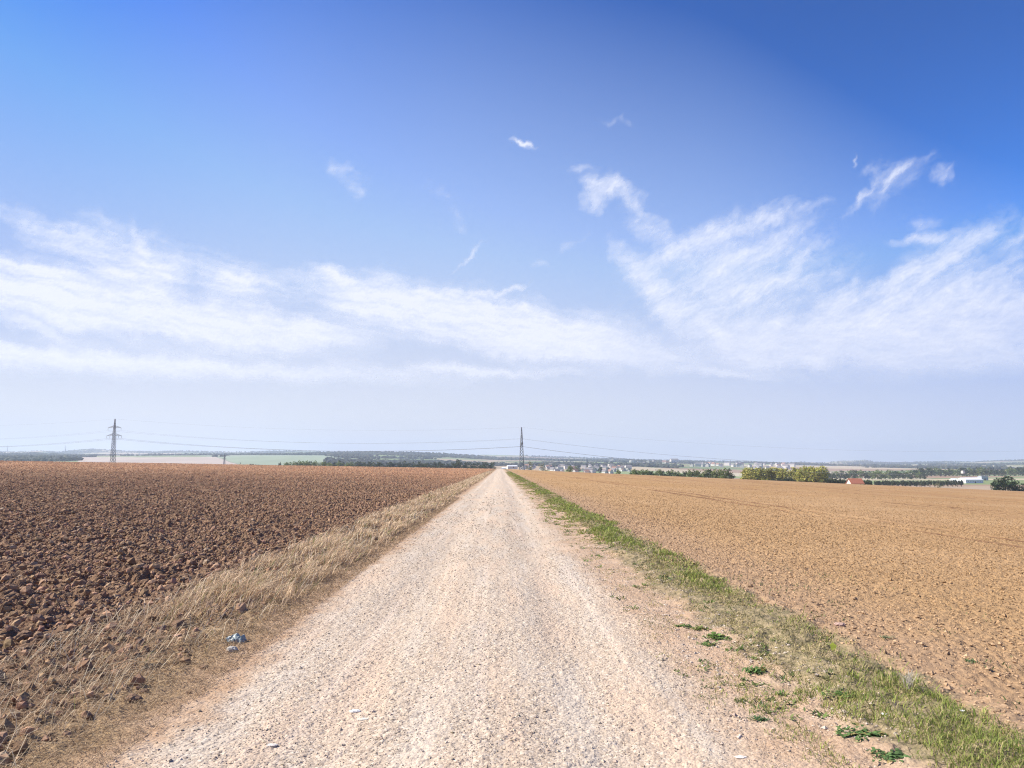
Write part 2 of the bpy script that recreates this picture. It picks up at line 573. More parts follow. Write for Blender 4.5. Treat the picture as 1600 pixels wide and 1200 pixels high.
def make_clouds():
    """a thin sheet of cirrus 9 km up, its thickness in the vertex colours"""
    regions = [  # px, py, half width, half height, turn (deg, + = falls to the right), weight
        (40, 455, 120, 42, 12, 1.0), (150, 480, 190, 45, 8, 1.0), (330, 505, 230, 42, 7, 1.0), (480, 515, 130, 30, 3, .85),
        (600, 470, 150, 38, 8, .9), (720, 490, 240, 46, 8, 1.0), (870, 520, 200, 44, 8, 1.0), (980, 545, 130, 28, 5, .8), (820, 545, 260, 20, 5, .8),
        (60, 562, 330, 30, 2, .9), (330, 575, 420, 16, 2, .9), (740, 580, 240, 13, 1, .8), (60, 515, 60, 10, 14, .7),
        (140, 400, 120, 26, 22, .5), (230, 420, 60, 40, 0, .7), (212, 375, 12, 34, -10, .62), (160, 360, 50, 26, 30, .42), (60, 350, 120, 14, 18, .42), (270, 425, 40, 24, 0, .5),
        (375, 440, 62, 34, 12, .95), (520, 432, 70, 16, 4, .7), (560, 450, 60, 14, 10, .6), (100, 430, 120, 14, 6, .5),
        (1000, 425, 62, 22, 50, .85), (1050, 475, 70, 26, 40, .95), (1110, 520, 80, 28, 25, .95), (1010, 360, 44, 18, 30, .72), (1070, 385, 100, 20, -22, .75),
        (1130, 365, 120, 16, -18, .7), (1200, 345, 90, 12, -14, .66), (1165, 400, 110, 14, -24, .7), (1110, 430, 40, 40, 0, .6), (1160, 455, 60, 40, 10, .62), (1120, 480, 30, 30, 0, .7),
        (1240, 420, 60, 12, -40, .66), (1220, 455, 70, 14, -20, .7), (1190, 525, 70, 34, 10, .9), (1280, 520, 130, 42, 0, .95), (1320, 465, 50, 22, 10, .8), (1250, 560, 180, 20, 3, .8), (1110, 578, 110, 12, 5, .7), (1180, 590, 90, 8, 4, .6),
        (1400, 500, 120, 50, -12, .9), (1490, 520, 140, 55, -8, .85), (1450, 420, 90, 24, -38, .82), (1500, 385, 60, 14, -32, .75), (1410, 445, 60, 22, -20, .7), (1570, 470, 90, 44, -20, .85), (1560, 540, 100, 40, 0, .6),
        (1438, 370, 42, 10, -3, .85), (1340, 500, 60, 26, 10, .75), (1470, 580, 150, 18, 0, .5),
        (945, 290, 44, 12, 8, .8), (925, 310, 16, 28, -12, .6), (900, 272, 26, 6, -15, .55), (1000, 325, 46, 12, 40, .55), (975, 300, 50, 14, 10, .4),
        (1412, 268, 36, 8, -32, .85), (1350, 305, 42, 7, -38, .72), (1375, 262, 40, 14, 0, .42), (1478, 274, 24, 14, -20, .62), (821, 221, 21, 6, 16, 1.0), (890, 377, 28, 8, -20, .5),
        (535, 265, 36, 20, 40, .40), (565, 305, 20, 22, 0, .36), (733, 400, 40, 6, -36, .55), (722, 350, 26, 18, 40, .34), (1592, 365, 34, 9, -40, .6), (835, 415, 20, 8, 0, .4), (775, 458, 60, 6, -14, .8),
        (1110, 410, 150, 66, -18, .62), (1230, 400, 80, 44, -30, .5), (1480, 440, 130, 66, -25, .62), (1190, 470, 100, 50, 0, .5), (1300, 430, 60, 40, -30, .3), (1400, 285, 70, 26, -30, .35), (965, 300, 70, 26, 30, .35), (200, 400, 150, 50, 0, .35),
        (960, 192, 40, 8, 10, .34), (1440, 345, 30, 12, 0, .35), (1332, 252, 3, 9, 20, .8), (690, 300, 60, 20, 30, .2),
    ]
    CEIL = 9000.0
    azs = np.arange(-47, 47.01, .085)
    els = np.arange(4.6, 33, .085)
    A, E = np.meshgrid(azs, els)
    wx = gfbm(A * .3, E * .3, 5, .62, 301) * 3.0
    wy = gfbm(A * .3, E * .3, 5, .62, 351) * 2.2
    WA, WE = A + wx, E + wy
    dens = np.zeros_like(A)
    for px, py, hw, hh, turn, wt in regions:
        a, e = to_angles(px, py)
        k = 46.0 / 1000
        c_, s_ = math.cos(R(turn)), math.sin(R(turn))
        dx, dy = WA - a, WE - e
        ln = np.hypot((dx * c_ - dy * s_) / (hw * k), (dx * s_ + dy * c_) / (hh * k * 1.05))
        v = smooth(1.45, 0, ln) * min(wt, .98)
        dens = dens + v - dens * v
    aw, ew = A + wx * .45, E + wy * .45

    def streak(turn, sx, sy, sc, oc, gn, seed):
        c_, s_ = math.cos(R(turn)), math.sin(R(turn))
        x, y = aw * sx, ew * sy
        return gfbm((x * c_ - y * s_) * sc, (x * s_ + y * c_) * sc, oc, gn, seed)

    def streak2(turn, sx, sy, sc, oc, gn, seed):
        c_, s_ = math.cos(R(turn)), math.sin(R(turn))
        x, y = aw * c_ - ew * s_, aw * s_ + ew * c_
        return gfbm(x * sx * sc, y * sy * sc, oc, gn, seed)
    right = smooth(3, 12, A)
    low = smooth(12, 7, E)
    up = smooth(12, 17, E)
    sl = streak2(8, .30, 1.5, 1.0, 8, .66, 401)
    sr = streak2(-26, .30, 1.5, .95, 8, .66, 421) * .55 + streak2(-48, .4, 1.1, .8, 8, .66, 431) * .25 + gfbm(aw * .5, ew * .7, 7, .62, 437) * .35
    su = streak2(-50, .6, 1.3, 1.0, 8, .66, 441)
    f = right * (1 - low * .7)
    tex = sl * (1 - f) + sr * f
    tex = tex * (1 - up * .5) + su * up * .5
    tex = tex * .82 + streak2(-20, 1.0, 2.0, 2.2, 6, .68, 461) * .18
    cv = tex * (3.2 - 1.5 * low) * (.80 + .12 * right) + dens * (1.42 - .12 * right) - .40 + .14 * (1 - right) * smooth(.5, .95, dens)
    cl = np.clip((cv + .34) / 1.5, 0, 1) ** 1.35
    cl = cl * smooth(.03, .30, dens) * .95 * smooth(4.7, 6.6, E)
    # each bearing and height projected onto the flat cloud sheet
    rad = CEIL / np.tan(np.radians(E))
    V = np.stack([(rad * np.sin(np.radians(A))).ravel(), (rad * np.cos(np.radians(A))).ravel(), np.full(A.size, CEIL)], 1)
    n = len(azs)
    i = (np.arange(len(els) - 1)[:, None] * n + np.arange(n - 1)[None]).ravel()
    q = np.stack([i, i + 1, i + n + 1, i + n], 1)
    cf = cl.ravel()
    q = q[cf[q].max(1) > .015]
    used = np.unique(q)
    remap = np.full(len(V), -1)
    remap[used] = np.arange(len(used))
    m_, t = new_mat("cirrus")
    at = t.n('ShaderNodeAttribute', attribute_name='Col')
    den = t.n('ShaderNodeSeparateColor', {0: at.outputs['Color']}).outputs[0]
    tl = t.n('ShaderNodeBsdfTranslucent', {0: (CLOUD_ALB[0], CLOUD_ALB[1], CLOUD_ALB[2], 1)})
    df = t.n('ShaderNodeBsdfDiffuse', {0: (.5, .52, .55, 1)})
    both = t.n('ShaderNodeMixShader', {0: .15, 1: tl.outputs[0], 2: df.outputs[0]})
    tp = t.n('ShaderNodeBsdfTransparent')
    t.n('ShaderNodeOutputMaterial', {0: t.n('ShaderNodeMixShader', {0: den, 1: tp.outputs[0], 2: both.outputs[0]}).outputs[0]})
    me_ = make_mesh("clouds", V[used], quads=remap[q], col=np.repeat(cf[used][:, None], 3, 1), mat=m_, smooth_=True)
    link("clouds", me_, "thin white wisps and bands of cirrus across the lower half of the sky", "clouds", kind="stuff")


CLOUD_ALB = (.55, .575, .60)
make_clouds()

# ------------------------------------------------------------------ track and verges
GX0, GX1 = -4.15, 3.25


def rows_from(y0, y1, k, kmin):
    ys = [y0]
    while ys[-1] < y1:
        ys.append(ys[-1] + max(kmin, k * ys[-1]))
    ys[-1] = y1
    return np.array(ys)


def track_z(x, y):
    z = field_z(x, y)
    yy = np.maximum(y, 0)
    rut = np.exp(-((x + 0.95 + .15 * np.sin(yy / 19)) / .33) ** 2) + np.exp(-((x - 0.75 + .12 * np.sin(yy / 15 + 1)) / .33) ** 2)
    z = z - 0.028 * rut + 0.03 * np.exp(-(x / .9) ** 2)
    z = z + 0.05 * smooth(-2.2, -3.2, x) + 0.05 * smooth(1.9, 2.6, x)
    z = z + (fbm(x * 1.2, y * .5, 4, 11) - .5) * .05
    z = z + (fbm(x * 14, y * 9, 3, 31, .6) - .5) * .014
    z = z + lumps(x, y, 0.035, 41, .35) * .20 * smooth(80, 8, y)
    near = (y > 3) & (y < 60) & (x < -3.2)
    if np.any(near):
        xn, yn = x[near], y[near]
        z = np.array(z)
        z[near] += lumps(xn, yn, .10, 111, .8) * .5 * smooth(-3.2, -3.7, xn)
    vg = smooth(-2.3, -2.8, x) + smooth(1.8, 2.3, x)
    z = z + vg * (fbm(x * 6, y * 6, 3, 51) - .5) * .10
    return z


ys_tr = np.concatenate([np.arange(-6, 2.6, .12), rows_from(2.6, FIELD_END, .0042, .008)])
for nm, xa, xb, lb in (("gravel_track", -2.4, 2.0, "pale gravel farm track"), ("dry_verge_ground", GX0, -2.4, None), ("green_verge_ground", 2.0, GX1, None)):
    n = max(3, int(round((xb - xa) / .0125)))
    ob = link(nm, grid_mesh(nm, np.linspace(xa, xb, n), ys_tr, track_z, M_TRACK), kind="structure")


# ------------------------------------------------------------------ fields
def plough_z(x, y):
    z = field_z(x, y)
    inw = smooth(GX0 + .1, GX0 - .7, x)
    d = np.hypot(x, y)
    z = z + (fbm(x * .8, y * .8, 4, 3) - .5) * .16 * inw
    l1 = lumps(x, y, 0.19, 101, .6)
    l2 = lumps(x, y, 0.10, 111, .8)
    l3 = lumps(x, y, 0.06, 121, .8)
    z = z + (l1 * .5 + l2 * .6 + l3 * .55) * (0.35 + .65 * inw)
    z = z + (1 - inw) * .03 - .03 + .14 * smooth(40, 160, d) * (lumps(x, y, .9, 131, .7))
    return z


def tilth_z(x, y):
    z = field_z(x, y)
    inw = smooth(GX1 - .1, GX1 + .8, x)
    z = z + (fbm(x * .6, y * .6, 3, 5) - .5) * .06 * inw + .01
    l2 = lumps(x, y, 0.10, 211, .7)
    l3 = lumps(x, y, 0.05, 221, .8)
    z = z + (l2 * .20 + l3 * .42) * (.5 + .5 * inw)
    for x0 in (13.2, 14.7, 29.2, 31.0, 47.0, 48.8):
        z = z - .06 * np.exp(-((x - x0 + .1 * np.sin(y / 7)) / .2) ** 2)
    z = z + .03 * smooth(60, 200, np.hypot(x, y)) * lumps(x, y, .8, 231, .7) - .02
    return z


def cols(x0, x1, k, kmin):
    xs = [x0]
    while xs[-1] < x1:
        xs.append(xs[-1] + max(kmin, k * xs[-1]))
    xs[-1] = x1
    return np.array(xs)


ysl = np.concatenate([np.linspace(-60, 0, 40), np.linspace(.4, 3.5, 60), rows_from(3.54, FIELD_END, .0058, .02)])
me = grid_mesh("ploughed_field", -cols(-GX0, 680, .0032, .011)[::-1], ysl, plough_z, M_PLOUGH)
link("ploughed_field", me, kind="structure")
me = grid_mesh("harrowed_field", cols(GX1, 680, .0036, .011), ysl, tilth_z, M_TILTH)
link("harrowed_field", me, kind="structure")

# ------------------------------------------------------------------ far land
ss = np.concatenate([np.linspace(-1.4, -.72, 60)[:-1], np.linspace(-.72, .72, 1000), np.linspace(.72, 1.4, 60)[1:]])
dd = rows_from(FIELD_END, 13500, .013, 4)
Sg, Dg = np.meshgrid(ss, dd)
Xg = Sg * Dg
Yg = Dg
Zg = terrain_z(Xg, Yg)
ug = (Sg - .015) * F / .995 + 800
rough_amp = smooth(600, 3000, Dg) * Dg * .0007
Zg = Zg + (fbm(Xg / 420, Yg / 420, 4, 61) - .5) * rough_amp * 1.3
# land use in patches
def land_color(x, y, u):
    shp = x.shape
    ca, sa = math.cos(.35), math.sin(.35)
    xx, yy = x * ca + y * sa, -x * sa + y * ca
    wx = xx + 60 * (fbm(x / 300, y / 300, 2, 71) - .5)
    k1 = hash2(np.floor(wx / 330), np.floor(yy / 520 + hash2(np.floor(wx / 330), np.zeros(shp), 5) * 3), 77)
    pal = np.array([(.42, .34, .22), (.17, .22, .09), (.36, .27, .17), (.22, .27, .12), (.46, .40, .28), (.13, .17, .07), (.30, .20, .13), (.20, .24, .11)])
    col = pal[np.minimum((k1 * 8).astype(int), 7)]
    w = fbm(x / 520, y / 760, 4, 81)
    wood = (w > np.interp(y, [480, 2000, 4000, 5200, 9000], [.66, .60, .53, .47, .47]))
    wood |= (u > 440) & (u < 770) & (y > 4300) & (y < 5900)
    wood |= (u < 135) & (y > 4300) & (y < 5900)
    wood |= (u > 1230) & (u < 1480) & (y > 7000) & (w > .38)
    wood |= (u > 850) & (u < 1290) & (y > 2300) & (y < 3600) & (w > .42)
    clear = ((u > 350) & (u < 510) & (y > 1300) & (y < 3900)) | ((u > 128) & (u < 350) & (y > 1200) & (y < 3300)) | ((y < 1900) & (y > 600) & (u > 1290))
    wood &= ~clear
    wv = (fbm(x / 260, y / 420, 3, 93) - .5) * 60
    line = 352 + (2600 - y) * .03
    col = np.where(((u > line) & (u < 530 + wv * .6 + (y - 3000) * .02) & (y > 1200) & (y < 4100 + wv * 6))[..., None], np.array((.235, .28, .185)) * (.9 + .25 * fbm(x / 90, y / 400, 3, 94))[..., None], col)
    col = np.where(((u > 128 + wv * .2) & (u <= line) & (y > 1200) & (y < 3300 + wv * 5))[..., None], np.array((.40, .33, .27)) * (.88 + .3 * fbm(x / 60, y / 500, 3, 95))[..., None], col)
    col = np.where(((u > line - 1.2) & (u < line + .6) & (y > 1500) & (y < 3000))[..., None], np.array((.10, .12, .07)), col)
    col = np.where(((u > 1330) & (y > 480) & (y < 700))[..., None], np.array((.20, .24, .08)), col)
    col = np.where(((u > 1330) & (y > 760) & (y < 960))[..., None], np.array((.36, .27, .18)), col)
    col = np.where(((u > 1290) & (y > 1040) & (y < 1330))[..., None], np.array((.19, .23, .09)), col)
    col = np.where(((u > 1290) & (y >= 1330) & (y < 1450))[..., None], np.array((.44, .37, .24)), col)
    col = np.where(wood[..., None], np.array((.045, .054, .05)), col)
    return col, wood


colg, woodg = land_color(Xg, Yg, ug)
ny_, nx_ = Xg.shape
ii = (np.arange(ny_ - 1)[:, None] * nx_ + np.arange(nx_ - 1)[None, :]).ravel()
me = make_mesh("hills", np.stack([Xg.ravel(), Yg.ravel(), Zg.ravel()], 1), quads=np.stack([ii, ii + 1, ii + nx_ + 1, ii + nx_], 1), col=colg.reshape(-1, 3), mat=M_FAR, smooth_=True)
link("hills", me, kind="structure")
LOWZ = float(Zg.min())
HIGHZ = float(Zg.max())

# distant woods: nobody could count these crowns
wi = np.argwhere(woodg & (Dg > 1900) & (Dg < 9300) & (np.abs(Sg) < .75))
pr = rng.random(len(wi))
pick = wi[pr < 15000 / max(1, len(wi))]
r_ = np.random.default_rng(5)
gx = Xg[pick[:, 0], pick[:, 1]] + (r_.random(len(pick)) - .5) * 12
gy = Yg[pick[:, 0], pick[:, 1]] + (r_.random(len(pick)) - .5) * 60
gz = Zg[pick[:, 0], pick[:, 1]]
sz = 5 + 5 * r_.random(len(pick))
pal = np.array([(.05, .062, .052), (.065, .08, .06), (.035, .046, .044), (.085, .09, .06)])[r_.integers(0, 4, len(pick))]
V, T, cc = scatter(np.stack([gx, gy, gz + sz * .4], 1), sz, np.full(len(pick), .8), ICO_V, ICO_T, .25, pal, r_)
link("distant_woods", make_mesh("distant_woods", V, tris=T, col=cc, mat=M_LEAF), "blue-green wooded patches covering the far hills", "woods", kind="stuff")


# ------------------------------------------------------------------ clods, stones
def log_points(n, y0, y1, s0, s1, r):
    y = y0 * (y1 / y0) ** r.random(n)
    s = s0 + (s1 - s0) * r.random(n)
    return s * y, y


def make_clods():
    r = np.random.default_rng(21)
    x, y = log_points(330000, 3.0, 470, -.95, -.004, r)
    dens = np.clip(330000 / .946 / 5.05 / y ** 2, 0, 1e9)
    keep = r.random(len(x)) < np.minimum(1, 300 / dens) * np.interp(y, [60, 200], [1, .75])
    border = -3.35 + (fbm(x * .9, y * .9, 3, 15) - .5) * 1.5 + .65 * smooth(10.5, 6.5, y)
    inside = x < border
    stray = (x < -2.55) & (r.random(len(x)) < .10 + .5 * (fbm(x * 1.3, y * 1.3, 3, 97) > .52)) & (y < 9.5)
    m = keep & (inside | stray)
    x, y = x[m], y[m]
    n = len(x)
    s = np.exp(r.normal(math.log(.0165), .5, n))
    s = np.clip(s, .009, .075)
    s = np.maximum(s, np.minimum(.0010 * y, .02 + .00032 * y) * (.6 + .8 * r.random(n)))
    z = plough_z(x, y)
    z = np.where(x > GX0, track_z(x, y), z)
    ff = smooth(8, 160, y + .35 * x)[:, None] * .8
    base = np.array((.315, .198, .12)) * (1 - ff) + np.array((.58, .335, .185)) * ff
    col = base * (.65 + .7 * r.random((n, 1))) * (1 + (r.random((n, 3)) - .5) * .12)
    grey = r.random(n) < .04
    col[grey] = np.array((.34, .25, .17))
    big = s > .028
    parts = []
    for msk, bv, bt in ((big, ICO_V, ICO_T), (~big, OCT_V, OCT_T)):
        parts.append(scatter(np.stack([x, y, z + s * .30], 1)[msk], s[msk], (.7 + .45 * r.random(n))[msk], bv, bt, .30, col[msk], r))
    off = len(parts[0][0])
    V = np.concatenate([parts[0][0], parts[1][0]])
    T = np.concatenate([parts[0][1], parts[1][1] + off])
    cc = np.concatenate([parts[0][2], parts[1][2]])
    link("soil_clods", make_mesh("soil_clods", V, tris=T, col=cc, mat=M_CLOD), "coarse dark brown clods of turned earth strewn over the ploughed field left of the track", "soil clods", kind="stuff")
    # fine crumbs on the right
    x, y = log_points(230000, 3.0, 400, .004, .95, r)
    dens = 230000 / .946 / 4.9 / y ** 2
    keep = r.random(len(x)) < np.minimum(1, 300 / dens) * np.interp(y, [25, 60, 150, 400], [1, .6, .25, .1])
    border = 2.9 + (fbm(x * .9, y * .9, 3, 16) - .5) * .6
    m = keep & (x > border)
    for x0 in (13.2, 14.7, 29.2, 31.0, 47.0, 48.8, 66.0, 67.8):
        m &= np.abs(x - x0) > .25
    x, y = x[m], y[m]
    n = len(x)
    s = np.clip(np.exp(r.normal(math.log(.009), .45, n)), .0045, .034)
    s = np.maximum(s, np.minimum(.0009 * y, .018 + .00015 * y) * (.6 + .8 * r.random(n)))
    z = np.where(x < GX1, track_z(x, y), tilth_z(x, y))
    nearp = smooth(6.5, 3.5, x)[:, None]
    base = np.array((.39, .25, .128)) * (1 - nearp * .6) + np.array((.44, .30, .19)) * nearp * .6
    col = base * (.72 + .56 * r.random((n, 1)))
    V, T, cc = scatter(np.stack([x, y, z + s * .3], 1), s, .55 + .3 * r.random(n), OCT_V, OCT_T, .28, col, r)
    link("soil_crumbs", make_mesh("soil_crumbs", V, tris=T, col=cc, mat=M_CLOD), "fine tan crumbs of tilled earth lying on the sandy field right of the track", "soil crumbs", kind="stuff")


make_clods()


def make_gravel():
    r = np.random.default_rng(33)
    x, y = log_points(240000, 2.6, 60, -.95, .85, r)
    w = np.where(x < 1.0, 1.0, .55)
    w = w * smooth(-2.25, -1.85, x) * smooth(2.5, 1.9, x) + .14 * ((x > 1.5) & (x < 2.9))
    w = w * (.45 + .9 * smooth(.4, .65, fbm(x * 1.7, y * .5, 3, 88)))
    dens = 240000 / 1.8 / 3.14 / y ** 2
    rut = np.exp(-((x + 0.95 + .15 * np.sin(y / 19)) / .28) ** 2) + np.exp(-((x - 0.75 + .12 * np.sin(y / 15 + 1)) / .28) ** 2)
    w = w * (1 - .55 * rut) * (.6 + .7 * smooth(.42, .6, fbm(x * 3.1, y * .12, 3, 87))) * np.interp(y, [12, 55], [1, 0])
    m = r.random(len(x)) < np.minimum(1, 1900 / dens) * w
    x, y = x[m], y[m]
    n = len(x)
    s = np.clip(np.exp(r.normal(math.log(.0036), .48, n)), .0018, .020)
    s = np.maximum(s, .0008 * y * (.5 + .8 * r.random(n)))
    z = track_z(x, y)
    k = r.random((n, 1))
    col = np.array((.51, .41, .305)) * (.55 + .75 * k) + (r.random((n, 3)) - .5) * .03
    n4 = 3000
    y4 = 4.6 * (22 / 4.6) ** r.random(n4)
    x4 = 1.35 + 1.15 * r.random(n4)
    m4 = fbm(x4 * 1.6, y4 * .8, 3, 99) > .50
    x4, y4 = x4[m4], y4[m4]
    n4 = len(x4)
    s4 = np.clip(np.exp(r.normal(math.log(.0075), .45, n4)), .004, .02)
    c4 = np.array((.52, .43, .34)) * (.7 + .5 * r.random((n4, 1)))
    x, y, z, s, col = np.concatenate([x, x4]), np.concatenate([y, y4]), np.concatenate([z, track_z(x4, y4)]), np.concatenate([s, s4]), np.concatenate([col, c4])
    n = len(x)
    V, T, cc = scatter(np.stack([x, y, z + s * .25], 1), s, .5 + .3 * r.random(n), OCT_V, OCT_T, .28, col, r)
    link("gravel", make_mesh("gravel", V, tris=T, col=cc, mat=M_STONE), "loose pale gravel scattered over the farm track", "gravel", kind="stuff")


make_gravel()


# ------------------------------------------------------------------ grass
def blades(x, y, z, h, w, lean_dir, lean, col, r):
    """each blade: a bent tapering strip of two quads' worth (5 points, 3 triangles)"""
    n = len(x)
    a = r.random(n) * 6.283
    wx, wy = np.cos(a) * w, np.sin(a) * w
    lx, ly = np.cos(lean_dir) * lean * h, np.sin(lean_dir) * lean * h
    b = np.stack([x, y, z], 1)
    P0 = b + np.stack([-wx, -wy, np.zeros(n)], 1)
    P1 = b + np.stack([wx, wy, np.zeros(n)], 1)
    mid = b + np.stack([lx * .35, ly * .35, h * .6], 1)
    P2 = mid + np.stack([-wx, -wy, np.zeros(n)], 1) * .8
    P3 = mid + np.stack([wx, wy, np.zeros(n)], 1) * .8
    top = b + np.stack([lx, ly, h * (1 - .25 * lean)], 1)
    V = np.stack([P0, P1, P2, P3, top], 1).reshape(-1, 3)
    o = (np.arange(n) * 5)[:, None]
    T = np.concatenate([o + np.array([[0, 1, 3]]), o + np.array([[0, 3, 2]]), o + np.array([[2, 3, 4]])])
    cc = np.repeat(col, 5, 0)
    return V, T, cc


def make_dry_grass():
    r = np.random.default_rng(44)
    n0 = 150000
    y = 3.2 * (230 / 3.2) ** (r.random(n0) ** .85)
    x = -4.3 + 2.1 * r.random(n0)
    cl = fbm(x * 2.6, y * 1.6, 3, 19)
    edge = smooth(-2.25, -2.7, x + (cl - .5) * .8) * smooth(-3.85, -3.25, x + (cl - .5) * .8)
    dn = np.interp(y, [3, 5, 7, 8.5, 10, 30], [.03, .05, .08, .30, .85, 1.0])
    m = (r.random(n0) < edge * dn * (.12 + 1.5 * smooth(.40, .58, cl)))
    x, y, cl = x[m], y[m], cl[m]
    # bunch blades into tufts
    tx = np.round(x / .13) * .13 + (hash2(np.round(x / .13), np.round(y / .13), 3) - .5) * .12
    ty = np.round(y / .13) * .13
    k = np.where(y < 25, .6, .2)
    x = x * (1 - k) + (tx + r.normal(0, .02, len(x))) * k
    y = y * (1 - k) + (ty + r.normal(0, .02, len(y))) * k
    n = len(x)
    z = np.where(x > GX0, track_z(x, y), plough_z(x, y)) - .01
    h = (.04 + .12 * r.random(n) ** 1.4) * (.6 + .9 * smooth(.42, .6, cl)) * np.interp(y, [3, 6, 9], [.6, .75, 1.35])
    w = np.maximum(.0016, .00042 * y) * (.7 + .7 * r.random(n))
    ld = r.normal(.7, .75, n)
    lean = .45 + 1.1 * r.random(n)
    k = r.random((n, 1))
    col = np.array((.80, .61, .40)) * (1 - k) + np.array((.36, .24, .14)) * k
    gr = r.random(n) < .07
    col[gr] = np.array((.20, .22, .07))
    col = col * (.75 + .5 * r.random((n, 1)))
    V, T, cc = blades(x, y, z, h, w, ld, lean, col, r)
    # long bleached stalks lying across
    n2 = 1100
    y2 = 3.4 * (30 / 3.4) ** r.random(n2)
    x2 = -3.9 + 1.4 * r.random(n2)
    z2 = np.where(x2 > GX0, track_z(x2, y2), plough_z(x2, y2))
    V2, T2, c2 = blades(x2, y2, z2, .12 + .16 * r.random(n2), np.maximum(.0014, .0004 * y2), r.normal(.6, .9, n2), 1.0 + .9 * r.random(n2), np.array((.66, .55, .38)) * (.8 + .4 * r.random((n2, 1))), r)
    # flattened litter
    n3 = 60000
    y3 = 3.2 * (40 / 3.2) ** r.random(n3)
    x3 = -4.0 + 1.9 * r.random(n3) ** .9
    z3 = np.where(x3 > GX0, track_z(x3, y3), plough_z(x3, y3)) + .006
    V3, T3, c3 = blades(x3, y3, z3, .015 + .03 * r.random(n3), np.maximum(.0014, .0004 * y3), r.random(n3) * 6.28, 2.0 + 2 * r.random(n3), np.array((.50, .36, .22)) * (.25 + 1.0 * r.random((n3, 1))), r)
    V4 = np.concatenate([V, V2, V3])
    T4 = np.concatenate([T, T2 + len(V), T3 + len(V) + len(V2)])
    c4 = np.concatenate([cc, c2, c3])
    link("dry_grass", make_mesh("dry_grass", V4, tris=T4, col=c4, mat=M_BLADE), "straw-coloured dry grass on the verge between track and ploughed field", "grass", kind="stuff")


def make_green_grass():
    r = np.random.default_rng(55)
    n0 = 260000
    y = 3.2 * (230 / 3.2) ** (r.random(n0) ** .8)
    x = 1.25 + 2.05 * r.random(n0)
    cl = fbm(x * 3.0, y * 1.2, 3, 29)
    big = fbm(x * .8, y * .28, 2, 39)
    xe = x + (fbm(x * 1.2, y * .8, 3, 49) - .5) * .7
    strip = smooth(2.08, 2.42, xe) * smooth(3.1, 2.8, xe) * (1 - .55 * (fbm(x * 1.1, y * .35, 3, 79) < .47) * (y > 6.5))
    spray = .55 * smooth(1.25, 1.75, xe) * (fbm(x * 5, y * 2.4, 2, 89) > .565) * (x < 2.5)
    m = r.random(n0) < np.maximum(strip * (.14 + 1.3 * smooth(.36, .56, cl)) * np.interp(y, [5, 7], [1.5, 1]), spray)
    x, y, cl, big = x[m], y[m], cl[m], big[m]
    n = len(x)
    z = track_z(np.minimum(x, GX1), y) - .005
    green = smooth(.42, .60, big + (r.random(n) - .5) * .12 + .08 * smooth(2.3, 2.8, x) + .16 * smooth(7.0, 4.8, y))
    h = (.014 + .042 * r.random(n)) * (.7 + .9 * green) * np.interp(x, [1.9, 2.3], [.55, 1])
    tall = (r.random(n) < .03)
    h = np.where(tall, h * 2.0, h)
    w = np.maximum(.0020, .00042 * y) * (.8 + .8 * r.random(n))
    g = green[:, None]
    k = r.random((n, 1))
    cg = np.array((.18, .245, .055)) * (1 - k) + np.array((.37, .39, .10)) * k
    cy = np.array((.50, .40, .21)) * (1 - k) + np.array((.30, .26, .11)) * k
    pick = (r.random((n, 1)) < .14 + .62 * g)
    col = np.where(pick, cg, cy) * (.75 + .5 * r.random((n, 1)))
    V, T, cc = blades(x, y, z, h, w, r.random(n) * 6.283, .4 + .9 * r.random(n), col, r)
    link("green_grass", make_mesh("green_grass", V, tris=T, col=cc, mat=M_BLADE), "short green and yellowing grass along the right edge of the track", "grass", kind="stuff")
    # sparse seedlings in the sandy field
    n1 = 2600
    y = 4 * (16 / 4) ** r.random(n1)
    x = 3.0 + 2.6 * r.random(n1) ** 1.6
    cl = fbm(x * 2.2, y * 1.4, 2, 59)
    m = cl > .60
    x, y = x[m], y[m]
    n = len(x)
    V, T, cc = blades(x, y, tilth_z(x, y), .02 + .03 * r.random(n), .003 + .003 * r.random(n), r.random(n) * 6.28, .6 + r.random(n), np.array((.14, .20, .07)) * (.7 + .5 * r.random((n, 1))), r)
    link("seedlings", make_mesh("seedlings", V, tris=T, col=cc, mat=M_BLADE), "sparse small green seedlings sprouting in the sandy field", "seedlings", kind="stuff")


def make_rosettes():
    """scattered low leafy weeds on the bare margin, too many to count"""
    r = np.random.default_rng(66)
    V, T, col = [], [], []
    k = 0
    while k < 230:
        y = 4.3 * (30 / 4.3) ** r.random()
        x = 1.3 + 1.15 * r.random() ** .8
        if fbm(np.array([x * 2.2]), np.array([y * .9]), 2, 83)[0] < .50:
            continue
        k += 1
        z = float(track_z(np.array([x]), np.array([y]))[0])
        sz = r.uniform(.02, .055) * (1 + y / 30)
        base = np.array(((.13, .19, .05), (.18, .21, .07), (.10, .14, .05), (.24, .23, .10))[r.integers(0, 4)])
        for i in range(int(r.integers(8, 18))):
            a = r.random() * 6.283
            e = r.uniform(.1, .8)
            ln = sz * r.uniform(.5, 1.1)
            d = np.array((math.cos(a) * math.cos(e), math.sin(a) * math.cos(e), math.sin(e)))
            sd_ = np.array((-math.sin(a), math.cos(a), 0)) * ln * .16
            b = np.array((x + r.normal(0, sz * .45), y + r.normal(0, sz * .45), z))
            o = len(V)
            V += [b, b + d * ln * .5 - sd_, b + d * ln * .5 + sd_, b + d * ln]
            T += [(o, o + 1, o + 2), (o + 1, o + 3, o + 2)]
            col += [base * r.uniform(.7, 1.4)] * 4
    link("low_weeds", make_mesh("low_weeds", np.array(V), tris=np.array(T), col=np.array(col), mat=M_BLADE), "tiny leafy weeds sprinkled over the bare margin right of the track", "weeds", kind="stuff")


